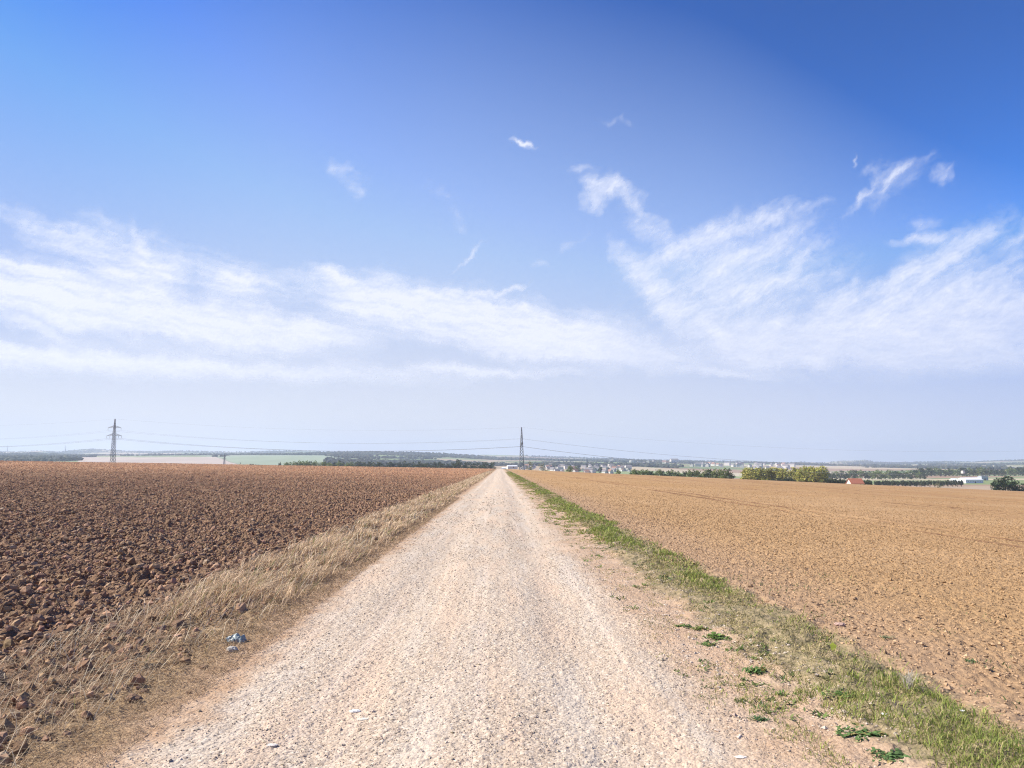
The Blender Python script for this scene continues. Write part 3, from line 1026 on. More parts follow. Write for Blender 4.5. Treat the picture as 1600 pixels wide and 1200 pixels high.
make_dry_grass()
make_green_grass()
make_rosettes()


# ------------------------------------------------------------------ small things beside the track
def ground_at(px, py):
    """point of the near ground seen in a direction of the photograph"""
    tt = float(t_of(py))
    y = 5.0
    for _ in range(30):
        x = xf_near(px, py, y)
        zz = float(surf_z(x, y))
        y = (zz - EYE) / tt
    return xf_near(px, py, y), y


def xf_near(px, py, y):
    v = Vector(((px - 800) / F, 1, -(py - 600) / F))
    x, yy = v.x, v.y * math.cos(PITCH) - v.z * math.sin(PITCH)
    x, yy = x * math.cos(YAW) + yy * math.sin(YAW), -x * math.sin(YAW) + yy * math.cos(YAW)
    return y * x / yy


def surf_z(x, y):
    xa, ya = np.array([float(x)]), np.array([float(y)])
    if x < GX0:
        return plough_z(xa, ya)[0]
    if x > GX1:
        return tilth_z(xa, ya)[0]
    return track_z(xa, ya)[0]


def rock_mesh(name, seed, rgb, size, flat=.6, rough=.28, mat=None):
    r = np.random.default_rng(seed)
    # subdivided icosahedron with a rugged outline
    V = list(map(tuple, ICO_V))
    T = [tuple(t_) for t_ in ICO_T]
    for _ in range(2):
        cache = {}
        T2 = []

        def mid(a, b):
            key = (min(a, b), max(a, b))
            if key not in cache:
                m_ = (np.array(V[a]) + np.array(V[b])) / 2
                V.append(tuple(m_ / np.linalg.norm(m_)))
                cache[key] = len(V) - 1
            return cache[key]
        for a, b, c_ in T:
            ab, bc, ca = mid(a, b), mid(b, c_), mid(c_, a)
            T2 += [(a, ab, ca), (b, bc, ab), (c_, ca, bc), (ab, bc, ca)]
        T = T2
    V = np.array(V)
    k = 1 + rough * 2 * (fbm(V[:, 0] * 2 + seed, V[:, 1] * 2 + V[:, 2] * 1.7, 3, seed) - .5) + rough * .5 * (r.random(len(V)) - .5)
    V = V * k[:, None] * np.array(size)
    V[:, 2] *= flat
    col = np.array(rgb) * (.85 + .3 * r.random((len(V), 1)))
    return make_mesh(name, V, tris=np.array(T), col=col, mat=mat or M_STONE)


def put_rock(name, px, py, seed, rgb, size, label, cat, flat=.6, rough=.28, mat=None, group=None):
    x, y = ground_at(px, py)
    me_ = rock_mesh(name, seed, rgb, size, flat, rough, mat)
    return link(name, me_, label, cat, group, loc=(x, y, surf_z(x, y) + size[2] * flat * .35))


put_rock("white_stone", 555, 1111, 1, (.78, .76, .70), (.034, .024, .02), "bright white stone on the gravel track, the upper of two close together", "stone")
put_rock("cream_stone", 568, 1123, 2, (.62, .56, .46), (.036, .022, .016), "flat cream stone on the gravel track just below the bright white one", "stone", .4)
put_rock("pale_stone", 425, 1163, 3, (.66, .60, .52), (.030, .020, .016), "pale stone near the bottom edge, left part of the gravel track", "stone", .5)
put_rock("pale_stone", 1158, 1186, 4, (.66, .58, .50), (.036, .018, .014), "long pale stone at the bottom edge where gravel turns to bare earth", "stone", .5)
put_rock("grey_stone", 362, 1017, 5, (.42, .38, .32), (.05, .04, .035), "grey round stone in dry grass just below the blue plastic scrap", "stone", .8)
put_rock("white_scrap", 1383, 1119, 6, (.8, .8, .78), (.026, .018, .014), "small white scrap lying in the green verge grass", "litter", .4)
put_rock("pink_clod", 1312, 979, 7, (.44, .30, .24), (.055, .04, .04), "large pale pinkish clod at the edge of the sandy field beside the verge", "clod", .6, .3, M_CLOD)
for px, py, sd_, sz_, lab in ((278, 1028, 11, .035, "dark clod in the dry grass, left of a similar one at the bare strip"),
                              (319, 1043, 12, .036, "dark clod lying at the very edge of the bare strip below the blue plastic scrap"),
                              (208, 1092, 13, .055, "largest dark clod beside the bare strip at the lower left"),
                              (226, 1080, 14, .036, "medium dark clod leaning against the largest one at the lower left"),
                              (296, 1082, 15, .022, "tiny reddish clod alone on the bare strip at the lower left"),
                              (130, 970, 16, .07, "big dark clod standing above the others near the edge of the ploughed field"),
                              (40, 995, 17, .075, "big dark clod at the left border of the ploughed field")):
    put_rock("earth_clod", px, py, sd_, (.22, .14, .09), (sz_, sz_ * .8, sz_ * .7), lab, "clod", .8, .34, M_CLOD, "large clods of earth")


def plastic_scrap():
    x, y = ground_at(368, 1000)
    n = 15
    r = np.random.default_rng(9)
    a = np.linspace(-1, 1, n)
    A, B = np.meshgrid(a, a)
    dome = np.sqrt(np.clip(1.35 - (A ** 2 + B ** 2) * .72, 0, 2)) * .115
    cr = (fbm(A * 3 + 5, B * 3, 3, 66) - .5) * .075 + (np.abs(fbm(A * 2.2, B * 4.4, 2, 67) - .5)) * -.07
    Z = dome + cr
    X = A * .115 * (1 - .18 * B ** 2) + (fbm(A * 2, B * 2, 2, 68) - .5) * .05
    Y = B * .095 + (fbm(A * 2, B * 2, 2, 69) - .5) * .05
    V = np.stack([X.ravel(), Y.ravel(), Z.ravel()], 1)
    V2 = V.copy()
    V2[:, 2] -= .006
    i = (np.arange(n - 1)[:, None] * n + np.arange(n - 1)[None]).ravel()
    q = np.stack([i, i + 1, i + n + 1, i + n], 1)
    q2 = q[:, ::-1] + n * n
    rim = []
    bd = [k for k in range(n)] + [n * k + n - 1 for k in range(1, n)] + [n * (n - 1) + k for k in range(n - 2, -1, -1)] + [n * k for k in range(n - 2, 0, -1)]
    for a_, b_ in zip(bd, bd[1:] + bd[:1]):
        rim.append((b_, a_, a_ + n * n, b_ + n * n))
    c1 = np.array((.34, .38, .33))
    c2 = np.array((.20, .24, .26))
    k = fbm(V[:, 0] * 18, V[:, 1] * 18, 3, 70)[:, None]
    col = c1 * k * 1.2 + c2 * (1.1 - k)
    col = np.concatenate([col, col])
    m_ = attr_mat("thin_plastic", 0.35, 0.15, 30.0, trans=.15, spec=.5)
    me_ = make_mesh("plastic_scrap", np.concatenate([V, V2]), quads=np.concatenate([q, q2, np.array(rim)]), col=col, mat=m_)
    o = link("plastic_scrap", me_, "crumpled pale blue plastic scrap caught in the dry grass left of the track", "litter", loc=(x, y, surf_z(x, y) - .055))
    o.rotation_euler = (.25, .12, .5)
    o.scale = (.82, .82, .85)


plastic_scrap()


def weed(px, py, size, seed, label, rgb=(.10, .17, .045), leaves=26, group="weeds on the bare right edge of the track", name="weed", tall=.5):
    x, y = ground_at(px, py)
    r = np.random.default_rng(seed)
    V, T, col = [], [], []
    Vs, Ts = [], []
    for i in range(int(leaves * 2.2)):
        a = r.random() * 6.283
        el_ = r.uniform(.1, .9) * tall * 1.6
        ln = size * r.uniform(.25, .75)
        wd = ln * r.uniform(.09, .16)
        d = np.array((math.cos(a) * math.cos(el_), math.sin(a) * math.cos(el_), math.sin(el_)))
        s_ = np.array((-math.sin(a), math.cos(a), 0)) * wd
        b = np.array((r.normal(0, size * .42), r.normal(0, size * .3), 0.0))
        pts = [b, b + d * ln * .35 - s_ * .8, b + d * ln * .35 + s_ * .8, b + d * ln * .7 - s_ + (0, 0, ln * .02), b + d * ln * .7 + s_ + (0, 0, ln * .02), b + d * ln - (0, 0, ln * .15)]
        o = len(V)
        V += pts
        T += [(o, o + 1, o + 2), (o + 1, o + 3, o + 4), (o + 1, o + 4, o + 2), (o + 3, o + 5, o + 4)]
        cc = np.array(rgb) * r.uniform(.7, 1.6)
        if r.random() < .15:
            cc = np.array((.33, .27, .10))
        col += [cc] * 6
        # stalk
        o2 = len(Vs)
        w_ = size * .012
        Vs += [np.array((w_, 0, -.004)), np.array((-w_, w_, -.004)), np.array((-w_, -w_, -.004)), b + d * ln * .4]
        Ts += [(o2, o2 + 1, o2 + 3), (o2 + 1, o2 + 2, o2 + 3), (o2 + 2, o2, o2 + 3)]
    V = V + Vs
    T = T + [tuple(k + len(V) - len(Vs) for k in f_) for f_ in Ts]
    col = col + [np.array((.3, .3, .12))] * len(Vs)
    return link(name, make_mesh(name, np.array(V), tris=np.array(T), col=np.array(col), mat=M_BLADE), label, "weed", group, loc=(x, y, surf_z(x, y) + .004))


weed(1068, 980, .10, 1, "low dark green weed on bare earth, farthest of the row at the track's right edge", leaves=34, tall=.3)
weed(1095, 984, .11, 2, "yellow-green weed touching the farthest dark one at the track's right edge", (.16, .20, .05), 34, tall=.3)
weed(1118, 998, .13, 3, "leafy bright green weed standing just below the farthest pair at the track's right edge", (.12, .20, .05), 44, tall=.45)
weed(1106, 1009, .10, 4, "low spreading weed at the foot of the leafy bright green one", (.11, .17, .05), 30, tall=.25)
weed(1182, 1052, .11, 5, "tufted green weed midway along the bare right edge of the track", (.10, .18, .05), 46, tall=.5)
weed(1160, 1099, .06, 6, "small dull weed on bare earth above the dark lone one", (.10, .12, .05), 20, tall=.3)
weed(1204, 1096, .06, 7, "small dull weed on bare earth close to the verge grass", (.10, .13, .05), 20, tall=.3)
weed(1186, 1127, .065, 8, "dark blue-green weed standing alone on the bare earth near the bottom", (.07, .13, .05), 34, tall=.35)
weed(1218, 1088, .07, 9, "pair-leafed green weed beside the pale stones of the verge", (.12, .19, .05), 24, tall=.5)
weed(1320, 1093, .10, 10, "broad-leafed green weed among pale stones in the verge", (.11, .19, .05), 40, tall=.4)
weed(1345, 1150, .13, 11, "wide mat of green weed on the lower right part of the verge", (.10, .17, .05), 60, tall=.25)
weed(1390, 1185, .11, 12, "dark weed mat at the bottom edge of the picture in the right verge", (.09, .15, .05), 50, tall=.25)
weed(1385, 1000, .07, 13, "lone blue-green sprout on the sandy field close to the verge", (.13, .19, .09), 22, "sprouts in the sandy field", tall=.3)
weed(1515, 1037, .07, 14, "blue-green sprout farther out on the sandy field at the right", (.13, .19, .09), 22, "sprouts in the sandy field", tall=.3)
weed(318, 935, .16, 15, "yellow-green weed clump on the border of the ploughed field and dry grass", (.20, .20, .05), 50, None, tall=.35)


def small_plants():
    # yellow leaf
    x, y = ground_at(1304, 1022)
    V = np.array([(0, 0, 0), (.02, .015, .03), (-.02, .02, .03), (.03, .02, .055), (-.025, .03, .06), (0, .035, .08), (0, 0, -.02), (.003, 0, 0), (-.003, 0, 0)])
    T = np.array([(0, 1, 2), (1, 3, 4), (1, 4, 2), (3, 5, 4), (6, 7, 8)])
    link("yellow_leaf", make_mesh("yellow_leaf", V, tris=T, col=np.tile((.50, .56, .08), (9, 1)), mat=M_BLADE), "bright yellow-green leaf standing up in the brownish verge grass", "leaf", loc=(x, y, surf_z(x, y)))
    # white flower
    x, y = ground_at(1505, 1136)
    V, T = [(0, 0, .085)], []
    for i in range(6):
        a = i * 1.047
        V += [(.018 * math.cos(a - .35), .018 * math.sin(a - .35), .09), (.028 * math.cos(a), .028 * math.sin(a), .094), (.018 * math.cos(a + .35), .018 * math.sin(a + .35), .09)]
        T += [(0, 3 * i + 1, 3 * i + 2), (0, 3 * i + 2, 3 * i + 3)]
    root = bpy.data.objects.new("flower", None)
    C.objects.link(root)
    root.location = (x, y, surf_z(x, y))
    root.empty_display_size = .05
    tag(root, "single white flower among the green grass at the lower right", "flower")
    link("petals", make_mesh("petals", np.array(V), tris=np.array(T), col=np.tile((.85, .85, .78), (len(V), 1)), mat=M_BLADE), parent=root)
    V = np.array([(.002, 0, 0), (-.002, .002, 0), (-.002, -.002, 0), (0, 0, .088)])
    root.scale = (.6, .6, .9)
    link("stem", make_mesh("stem", V, tris=np.array([(0, 1, 3), (1, 2, 3), (2, 0, 3)]), col=np.tile((.15, .22, .06), (4, 1)), mat=M_BLADE), parent=root)
    # bleached wiry weed
    x, y = ground_at(1420, 1082)
    r = np.random.default_rng(77)
    V, T = [], []
    for i in range(46):
        a = r.random() * 6.28
        sp = r.uniform(.01, .055)
        p0 = np.array((r.normal(0, .012), r.normal(0, .012), 0.))
        p1 = p0 + (math.cos(a) * sp * .6, math.sin(a) * sp * .6, r.uniform(.04, .08))
        p2 = p1 + (math.cos(a + r.normal()) * sp, math.sin(a + r.normal()) * sp, r.uniform(.0, .06))
        for q0, q1 in ((p0, p1), (p1, p2)):
            o = len(V)
            w_ = .0012
            V += [q0 + (w_, 0, 0), q0 + (-w_, w_, 0), q0 + (-w_, -w_, 0), q1 + (w_, 0, 0), q1 + (-w_, w_, 0), q1 + (-w_, -w_, 0)]
            for k in range(3):
                l_ = (k + 1) % 3
                T += [(o + k, o + l_, o + 3 + l_), (o + k, o + 3 + l_, o + 3 + k)]
    link("dead_weed", make_mesh("dead_weed", np.array(V), tris=np.array(T), col=np.tile((.62, .56, .46), (len(V), 1)), mat=M_BLADE), "bleached wiry dead weed at the edge of the sandy field", "dead plant", loc=(x, y, surf_z(x, y)))


small_plants()


# ------------------------------------------------------------------ trees
def tree_meshes(kind, seed):
    """trunk and crown for a tree of height 1"""
    r = np.random.default_rng(seed)
    # trunk with limbs
    V, T = [], []

    def limb(p, q, ra, rb, n=6):
        p, q = np.array(p, float), np.array(q, float)
        d = q - p
        d /= np.linalg.norm(d)
        a = np.cross(d, (0.3, 1, .1))
        a /= np.linalg.norm(a)
        b = np.cross(d, a)
        o = len(V)
        for c_, rr in ((p, ra), (q, rb)):
            for k in range(n):
                an = k * 6.283 / n
                V.append(c_ + (a * math.cos(an) + b * math.sin(an)) * rr)
        for k in range(n):
            l_ = (k + 1) % n
            T.extend([(o + k, o + l_, o + n + l_), (o + k, o + n + l_, o + n + k)])
    lobes = []
    if kind == 'poplar':
        limb((0, 0, -.08), (0, 0, .55), .022, .014)
        limb((0, 0, .55), (.01, 0, .95), .014, .004)
        for i in range(13):
            zc = .16 + .78 * (i + .5) / 13
            a = r.random() * 6.28
            rad = (.13 + .03 * r.random()) * math.sin(min(1, (1.06 - zc) / .38) * 1.57) * min(1, (zc - .02) / .2)
            p = (math.cos(a) * rad * .7, math.sin(a) * rad * .7, zc)
            limb((0, 0, zc * .8), p, .007, .002, 4)
            lobes.append((p, rad * 1.0, .12))
        for i in range(8):
            a = r.random() * 6.28
            lobes.append(((math.cos(a) * .12, math.sin(a) * .12, .15 + .6 * r.random()), .08, .11))
        N = 620
    elif kind == 'bush':
        for i in range(5):
            a = r.random() * 6.28
            limb((0, 0, -.1), (math.cos(a) * .3, math.sin(a) * .3, .55), .02, .006, 4)
        for i in range(10):
            a = r.random() * 6.28
            q = r.random() ** .5 * .40
            hz = .30 + .42 * r.random() * (1 - q)
            lobes.append(((math.cos(a) * q, math.sin(a) * q, hz), .26, .24))
        N = 480
    else:
        limb((0, 0, -.08), (0, 0, .36), .034, .024)
        for i in range(9):
            a = i * 2.4 + r.random()
            q = .10 + .2 * r.random()
            zc = .30 + .52 * r.random()
            p = (math.cos(a) * q, math.sin(a) * q, zc)
            limb((0, 0, .18 + .1 * r.random()), p, .013, .004, 4)
            lobes.append((p, .13 + .05 * r.random(), .12 + .04 * r.random()))
        lobes.append(((0, 0, .82), .15, .14))
        lobes.append(((.03, -.02, .55), .2, .18))
        lobes += [((.12, .05, .26), .16, .14), ((-.12, -.06, .24), .16, .14), ((.0, .12, .2), .14, .12), ((.0, -.1, .14), .12, .1)]
        N = 560
    trunk = (np.array(V), np.array(T))
    LV, LT, LC = [], [], []
    pal = {'poplar': ((.44, .43, .10), (.29, .31, .08), (.50, .43, .13)), 'broad': ((.15, .20, .06), (.085, .125, .045), (.24, .27, .08)),
           'dark': ((.045, .075, .03), (.03, .052, .024), (.065, .09, .035)), 'bush': ((.05, .07, .028), (.035, .05, .022), (.08, .09, .04)), 'pale': ((.22, .20, .12), (.16, .15, .09), (.27, .25, .12))}[kind if kind in ('poplar', 'broad', 'dark', 'bush', 'pale') else 'broad']
    if kind == 'pale':
        N = 260
    sizes = {'bush': .075, 'poplar': .034, 'pale': .034}.get(kind, .044)
    for i in range(N):
        (cx, cy, cz), rr, rz = lobes[r.integers(0, len(lobes))]
        d = r.normal(size=3)
        d /= np.linalg.norm(d)
        q = r.random() ** .35
        p = np.array((cx + d[0] * rr * q, cy + d[1] * rr * q, cz + d[2] * rz * q))
        a, b = r.normal(size=3), r.normal(size=3)
        a /= np.linalg.norm(a)
        b -= a * (a @ b)
        b /= np.linalg.norm(b)
        s_ = sizes * r.uniform(.6, 1.3)
        o = len(LV)
        LV += [p + a * s_, p + b * s_ * .8, p - a * s_ + b * s_ * .3, p - b * s_ * .7]
        LT.append((o, o + 1, o + 2, o + 3))
        LC += [np.array(pal[r.integers(0, 3)]) * r.uniform(.8, 1.2)] * 4
    return make_mesh("trunk", trunk[0], tris=trunk[1], mat=M_BARK), make_mesh("crown", np.array(LV), quads=np.array(LT), col=np.array(LC), mat=M_LEAF)


PROTO = {}
for kind in ('poplar', 'broad', 'dark', 'bush', 'pale'):
    PROTO[kind] = [tree_meshes(kind, 100 + 7 * i + len(kind)) for i in range(3)]
NAMES = {'poplar': 'poplar_tree', 'broad': 'broadleaf_tree', 'dark': 'dark_tree', 'bush': 'bush', 'pale': 'sparse_tree'}


def tree(kind, px, depth, top_py, width_px, label, group, cat="tree"):
    x = xf(px, depth)
    zb = tz(x, depth)
    zt = float(zf(top_py, depth))
    h = max(1.5, zt - zb)
    wd = width_px * depth / F
    nat = {'poplar': .34, 'broad': .62, 'dark': .62, 'bush': 1.1, 'pale': .62}[kind]
    trunk_me, crown_me = random.choice(PROTO[kind])
    o = bpy.data.objects.new(NAMES[kind], None)
    C.objects.link(o)
    o.empty_display_size = 1
    o.location = (x, depth, zb)
    o.rotation_euler = (0, 0, random.random() * 6.283)
    k = wd / nat
    o.scale = (k, k, h / (1.0 if kind != 'bush' else .85))
    tag(o, label, cat, group)
    link("trunk", trunk_me, parent=o)
    link("crown", crown_me, parent=o)
    return o


rnd = random.Random(12)
# long row behind the ploughed field
x_ = 447
row = []
while x_ < 770:
    row.append(x_)
    x_ += rnd.uniform(5.5, 8.5)
for i, px in enumerate(row):
    top = 719.5 + (px - 447) / 320 * 1.5 + rnd.uniform(-1.3, 2.6)
    kind = 'dark' if (px > 560 or rnd.random() < .4) else 'broad'
    if i == len(row) - 1:
        lab = "dark tree at the right end of the long row, next to the vanishing track"
        top = 721
    elif i == 0:
        lab = "dark tree at the left end of the long row behind the ploughed field"
    else:
        lab = "dark round tree inside the long row behind the ploughed field"
    tree(kind, px, 1000 + rnd.uniform(-25, 25), top, rnd.uniform(9, 12.5), lab, "row of trees behind the ploughed field")
tree('dark', 715, 985, 715.8, 11, "tallest dark tree of the long row, left of the vanishing track", "row of trees behind the ploughed field")
for px, top, wd, lab in ((395, 724, 11, "low bush at the left of the small hedge before the pale green field"), (388, 725, 9, "leftmost low bush of the small hedge before the pale green field"),
                         (405, 725, 9, "right bush of the small hedge before the pale green field"), (426, 725.5, 4, "tiny lone bush between hedge and tree row"),
                         (439, 721, 4, "slim young tree just left of the tree row"), (378, 722, 2.5, "slim dark conifer left of the small hedge")):
    tree('bush' if wd > 3 else 'dark', px, 1000, top, wd, lab, "bushes before the pale green field", "bush")
# right of the middle pylon
tree('pale', 828, 700, 717.5, 13, "sparse greyish tree just right of the middle pylon", None)
tree('pale', 848, 720, 720.5, 13, "sparse yellowish tree between the pylon and the village", None)
tree('broad', 889, 900, 726, 12, "green tree in front of the white village houses", None)
tree('broad', 965, 700, 732.5, 9, "lone round green tree right of the village houses", None)
tree('broad', 902, 1500, 727, 8, "small green tree between the village houses", None)
tree('dark', 938, 1500, 728, 8, "small dark tree between the village houses", None)
px = 988
while px < 1090:
    tree(rnd.choice(['broad', 'dark', 'broad']), px, 640 + rnd.uniform(-20, 30), 732.5 + (px - 988) * .01 + rnd.uniform(-1.5, 2.5), rnd.uniform(9, 13), "medium green tree in the low belt left of the yellow poplars", "low belt of trees beyond the sandy field")
    px += rnd.uniform(6.5, 9.5)
for px, top, k in ((1093, 733, 'broad'), (1101, 731, 'broad'), (1110, 732, 'dark'), (1118, 731, 'broad'), (1126, 731.5, 'broad'), (1134, 729.5, 'broad'), (1141, 731, 'dark')):
    tree(k, px, 620 + rnd.uniform(-15, 15), top, 13, "darkest tree at the right end of the green clump" if px == 1141 else "tall green tree in the clump left of the yellow poplars", "green clump left of the poplars")
for px in (1166, 1174, 1182, 1190, 1199, 1207, 1216, 1224, 1230):
    tree('poplar', px, 600 + rnd.uniform(-15, 15), 730.5 + abs(px - 1195) * .06 + rnd.uniform(-1, 1.2), 15, "yellow-green poplar in the left poplar clump", "left poplar clump")
for px in (1243, 1251, 1259, 1267, 1275, 1283, 1290):
    tree('poplar', px, 600 + rnd.uniform(-15, 15), 729.5 + rnd.uniform(-1, 1.2), 15.5, "yellow-green poplar in the right poplar clump", "right poplar clump")
for px in (1170, 1186, 1203, 1220, 1247, 1263, 1279):
    tree('poplar', px, 622 + rnd.uniform(-5, 5), 731 + rnd.uniform(-1.8, 1.5), 17, "yellow-green poplar in the second rank of the " + ("left" if px < 1235 else "right") + " poplar clump", ("left" if px < 1235 else "right") + " poplar clump")
for px in (1202, 1210, 1218, 1226, 1234, 1240, 1296, 1303, 1310, 1318, 1325):
    tree('bush', px, 575 + rnd.uniform(-8, 8), 746.5 + rnd.uniform(-2, 2) + (px - 1200) * .01, 11, "dark low bush along the foot of the poplars", "bushes at the foot of the poplars", "bush")
tree('bush', 1357, 590, 748, 16, "dark round bush right of the red-roofed house", None, "bush")
tree('bush', 1345, 600, 751, 9, "small dark bush touching the red-roofed house", None, "bush")
px = 1372
while px < 1512:
    tree('bush', px, 860 + (px - 1372) * .5, 749.5 + rnd.uniform(-1, 1), rnd.uniform(7, 9), "small round dark bush in the hedge line across the valley fields", "hedge line across the valley fields", "bush")
    px += rnd.uniform(6, 8)
tree('pale', 1469, 560, 749.5, 9, "bare brownish small tree at the far edge of the sandy field", None)
for px, top, wd, lab in ((1564, 745, 18, "left dark tree of the clump at the right edge of the picture"), (1576, 742.5, 20, "tallest dark tree of the clump at the right edge of the picture"), (1588, 744.5, 18, "third dark tree of the clump at the right edge of the picture"), (1602, 755, 22, "low dark tree cut by the right edge of the picture"), (1559, 748, 10, "thin dark tree at the left side of the clump at the right edge")):
    tree('dark', px, 530, top, wd, lab, "dark clump at the right edge")
px = 1296
while px < 1450:
    tree(rnd.choice(['broad', 'dark', 'dark', 'broad']), px, 1450 + rnd.uniform(-50, 50), 735.5 + rnd.uniform(-3, 2.0), rnd.uniform(9, 14), "dark green tree in the wooded belt behind the valley fields", "wooded belt behind the valley fields")
    px += rnd.uniform(5, 8)
px = 1440
while px < 1610:
    tree(rnd.choice(['broad', 'dark', 'dark']), px, 1750 + rnd.uniform(-60, 60), 730.5 + rnd.uniform(-2, 2.5), rnd.uniform(9, 13), "dark green tree in the right wooded belt above the white hall", "wooded belt above the white hall")
    px += rnd.uniform(5.5, 8)

# ------------------------------------------------------------------ buildings
M_WALL = plain_mat("render_wall", (.58, .55, .50), .85, .1)
M_ROOF_RED = plain_mat("roof_tile", (.42, .15, .085), .85, .25)
M_ROOF_BROWN = plain_mat("roof_tile_weathered", (.28, .16, .12), .85, .25)
M_ROOF_GREY = plain_mat("roof_slate", (.20, .185, .19), .8, .2)
M_GLASS = plain_mat("window_glass", (.05, .06, .08), .2, .2, spec=.6)
M_SHEET = plain_mat("sheet_metal", (.80, .80, .80), .5, .05)
M_DOOR = plain_mat("door_paint", (.16, .12, .09), .6, .2)


def box_arr(x0, x1, y0, y1, z0, z1):
    V = [(x0, y0, z0), (x1, y0, z0), (x1, y1, z0), (x0, y1, z0), (x0, y0, z1), (x1, y0, z1), (x1, y1, z1), (x0, y1, z1)]
    Q = [(0, 3, 2, 1), (4, 5, 6, 7), (0, 1, 5, 4), (1, 2, 6, 5), (2, 3, 7, 6), (3, 0, 4, 7)]
    return V, Q


def house_meshes(w, d, h, rh, m_roof, m_wall):
    """walls with gables, and a separate roof with eaves; ridge along x"""
    V, Q = box_arr(-w / 2, w / 2, -d / 2, d / 2, -3, h)
    V += [(-w / 2, 0, h + rh), (w / 2, 0, h + rh)]
    T = [(4, 7, 8)[::-1], (5, 6, 9)]
    walls = make_mesh("walls", np.array(V), tris=np.array(T), quads=np.array(Q), mat=m_wall)
    e, th = .5, .25
    V, Q = [], []
    for s_ in (-1, 1):
        o = len(V)
        ye, ze = s_ * (d / 2 + e), h - e * rh / (d / 2)
        V += [(-w / 2 - e, ye, ze), (w / 2 + e, ye, ze), (w / 2 + e, 0, h + rh + .02), (-w / 2 - e, 0, h + rh + .02)]
        V += [(a, b, c_ + th) for a, b, c_ in V[o:o + 4]]
        Q += [(o, o + 1, o + 2, o + 3), (o + 7, o + 6, o + 5, o + 4), (o, o + 4, o + 5, o + 1), (o + 1, o + 5, o + 6, o + 2), (o + 3, o + 2, o + 6, o + 7), (o, o + 3, o + 7, o + 4)]
    roof = make_mesh("roof", np.array(V), quads=np.array(Q), mat=m_roof)
    return walls, roof, (w, d, h)


def openings(root, w, d, h, n, door=False):
    """windows (and a door) set in the long walls, each a part of its own"""
    if 'win' not in SHARED:
        V, Q = box_arr(-.55, .55, -.04, .04, 0, 1.3)
        SHARED['win'] = make_mesh("window", np.array(V), quads=np.array(Q), mat=M_GLASS)
        V, Q = box_arr(-1.6, 1.6, -.05, .05, 0, 3.2)
        SHARED['door'] = make_mesh("door", np.array(V), quads=np.array(Q), mat=M_DOOR)
    for i in range(n):
        cx = -w / 2 + (i + .5) * w / n
        if door and i == n // 2:
            link("door", SHARED['door'], parent=root, loc=(cx, -d / 2 - .03, 0))
        else:
            link("window", SHARED['win'], parent=root, loc=(cx, -d / 2 - .03, h * .45))


SHARED = {}


HP = [house_meshes(11, 9, 5.4, 4.0, M_ROOF_GREY, M_WALL), house_meshes(13, 9.5, 5.6, 4.2, M_ROOF_BROWN, M_WALL), house_meshes(9, 8, 4.0, 3.6, M_ROOF_GREY, M_WALL), house_meshes(18, 10, 8.5, 2.5, M_ROOF_GREY, M_WALL)]


def house(px, depth, label, group, proto=None, rot=None, scale=1.0, name="house", parts=True, lift=0.0):
    x = xf(px, depth)
    o = bpy.data.objects.new(name, None)
    C.objects.link(o)
    o.empty_display_size = 2
    o.location = (x, depth, tz(x, depth) + lift)
    o.rotation_euler = (0, 0, rnd.uniform(0, 3.14) if rot is None else rot)
    o.scale = (scale,) * 3
    tag(o, label, "house" if name == "house" else "building", group)
    w_, r_, g_ = proto or rnd.choice(HP)
    link("walls", w_, parent=o)
    link("roof", r_, parent=o)
    if name != "house" or depth < 800:
        openings(o, *g_, max(2, int(g_[0] / 4)), name != "house")
    return o


for i in range(125):
    px = rnd.uniform(856, 984)
    dp = rnd.uniform(1450, 2900) if px < 960 else rnd.uniform(1700, 2300)
    house(px, dp, "small pale house in the cluster of the village right of the middle pylon", "village houses right of the middle pylon", scale=rnd.uniform(.62, .95))
for i in range(46):
    px = rnd.choice([rnd.uniform(985, 1130), rnd.uniform(1150, 1235), rnd.uniform(1060, 1240)])
    house(px, rnd.uniform(3000, 4600), "tiny pale house of the distant town on the slope above the tree belt", "houses of the distant town", scale=rnd.uniform(1.2, 1.9))
for i in range(10):
    house(rnd.uniform(1180, 1240), rnd.uniform(2600, 3300), "tiny white house of the distant town seen above the left poplar clump", "white houses above the poplars", HP[2], scale=rnd.uniform(1.1, 1.6))
for i in range(9):
    house(rnd.uniform(812, 858), rnd.uniform(1700, 2300), "small pale house between the middle pylon and the village cluster", "houses near the middle pylon", scale=rnd.uniform(.9, 1.1))
house(1054, 4300, "large white block standing out in the distant town", None, HP[3], .2, 2.4, "apartment_block")
house(957, 4300, "tall grey-blue block on the skyline of the distant town", None, HP[3], 1.2, 2.2, "apartment_block")
white_low = house_meshes(26, 11, 4.0, 2.4, M_SHEET, M_WALL)
house(800, 1300, "long white-roofed barn left of the middle pylon", None, white_low, .35, .66, "barn", lift=8)
house(789, 1500, "smaller pale barn behind the long white-roofed one", None, white_low, -.5, .5, "barn", lift=6)
red = house_meshes(9, 7, 3.2, 3.2, M_ROOF_RED, M_WALL)
o = house(1338, 545, "white house with a red roof half sunk behind the edge of the sandy field", None, red, 0.08, 1.0)
o.location.z = float(zf(757.5, 545)) - 2.2
hall = house_meshes(40, 24, 6.5, 3.4, M_SHEET, M_SHEET)
house(1519, 1120, "long white metal hall in the valley fields", None, hall, .25, .78, "hall", lift=0)
house(1498, 1180, "lower white metal shed left of the long white hall", None, house_meshes(18, 12, 4.5, 2.2, M_SHEET, M_SHEET), -.1, .8, "shed")
house(1541, 1300, "grey-blue boxy building right of the long white hall", None, house_meshes(12, 10, 7, .8, M_ROOF_GREY, plain_mat("grey_cladding", (.42, .44, .5), .6)), .1, 1.0, "warehouse")
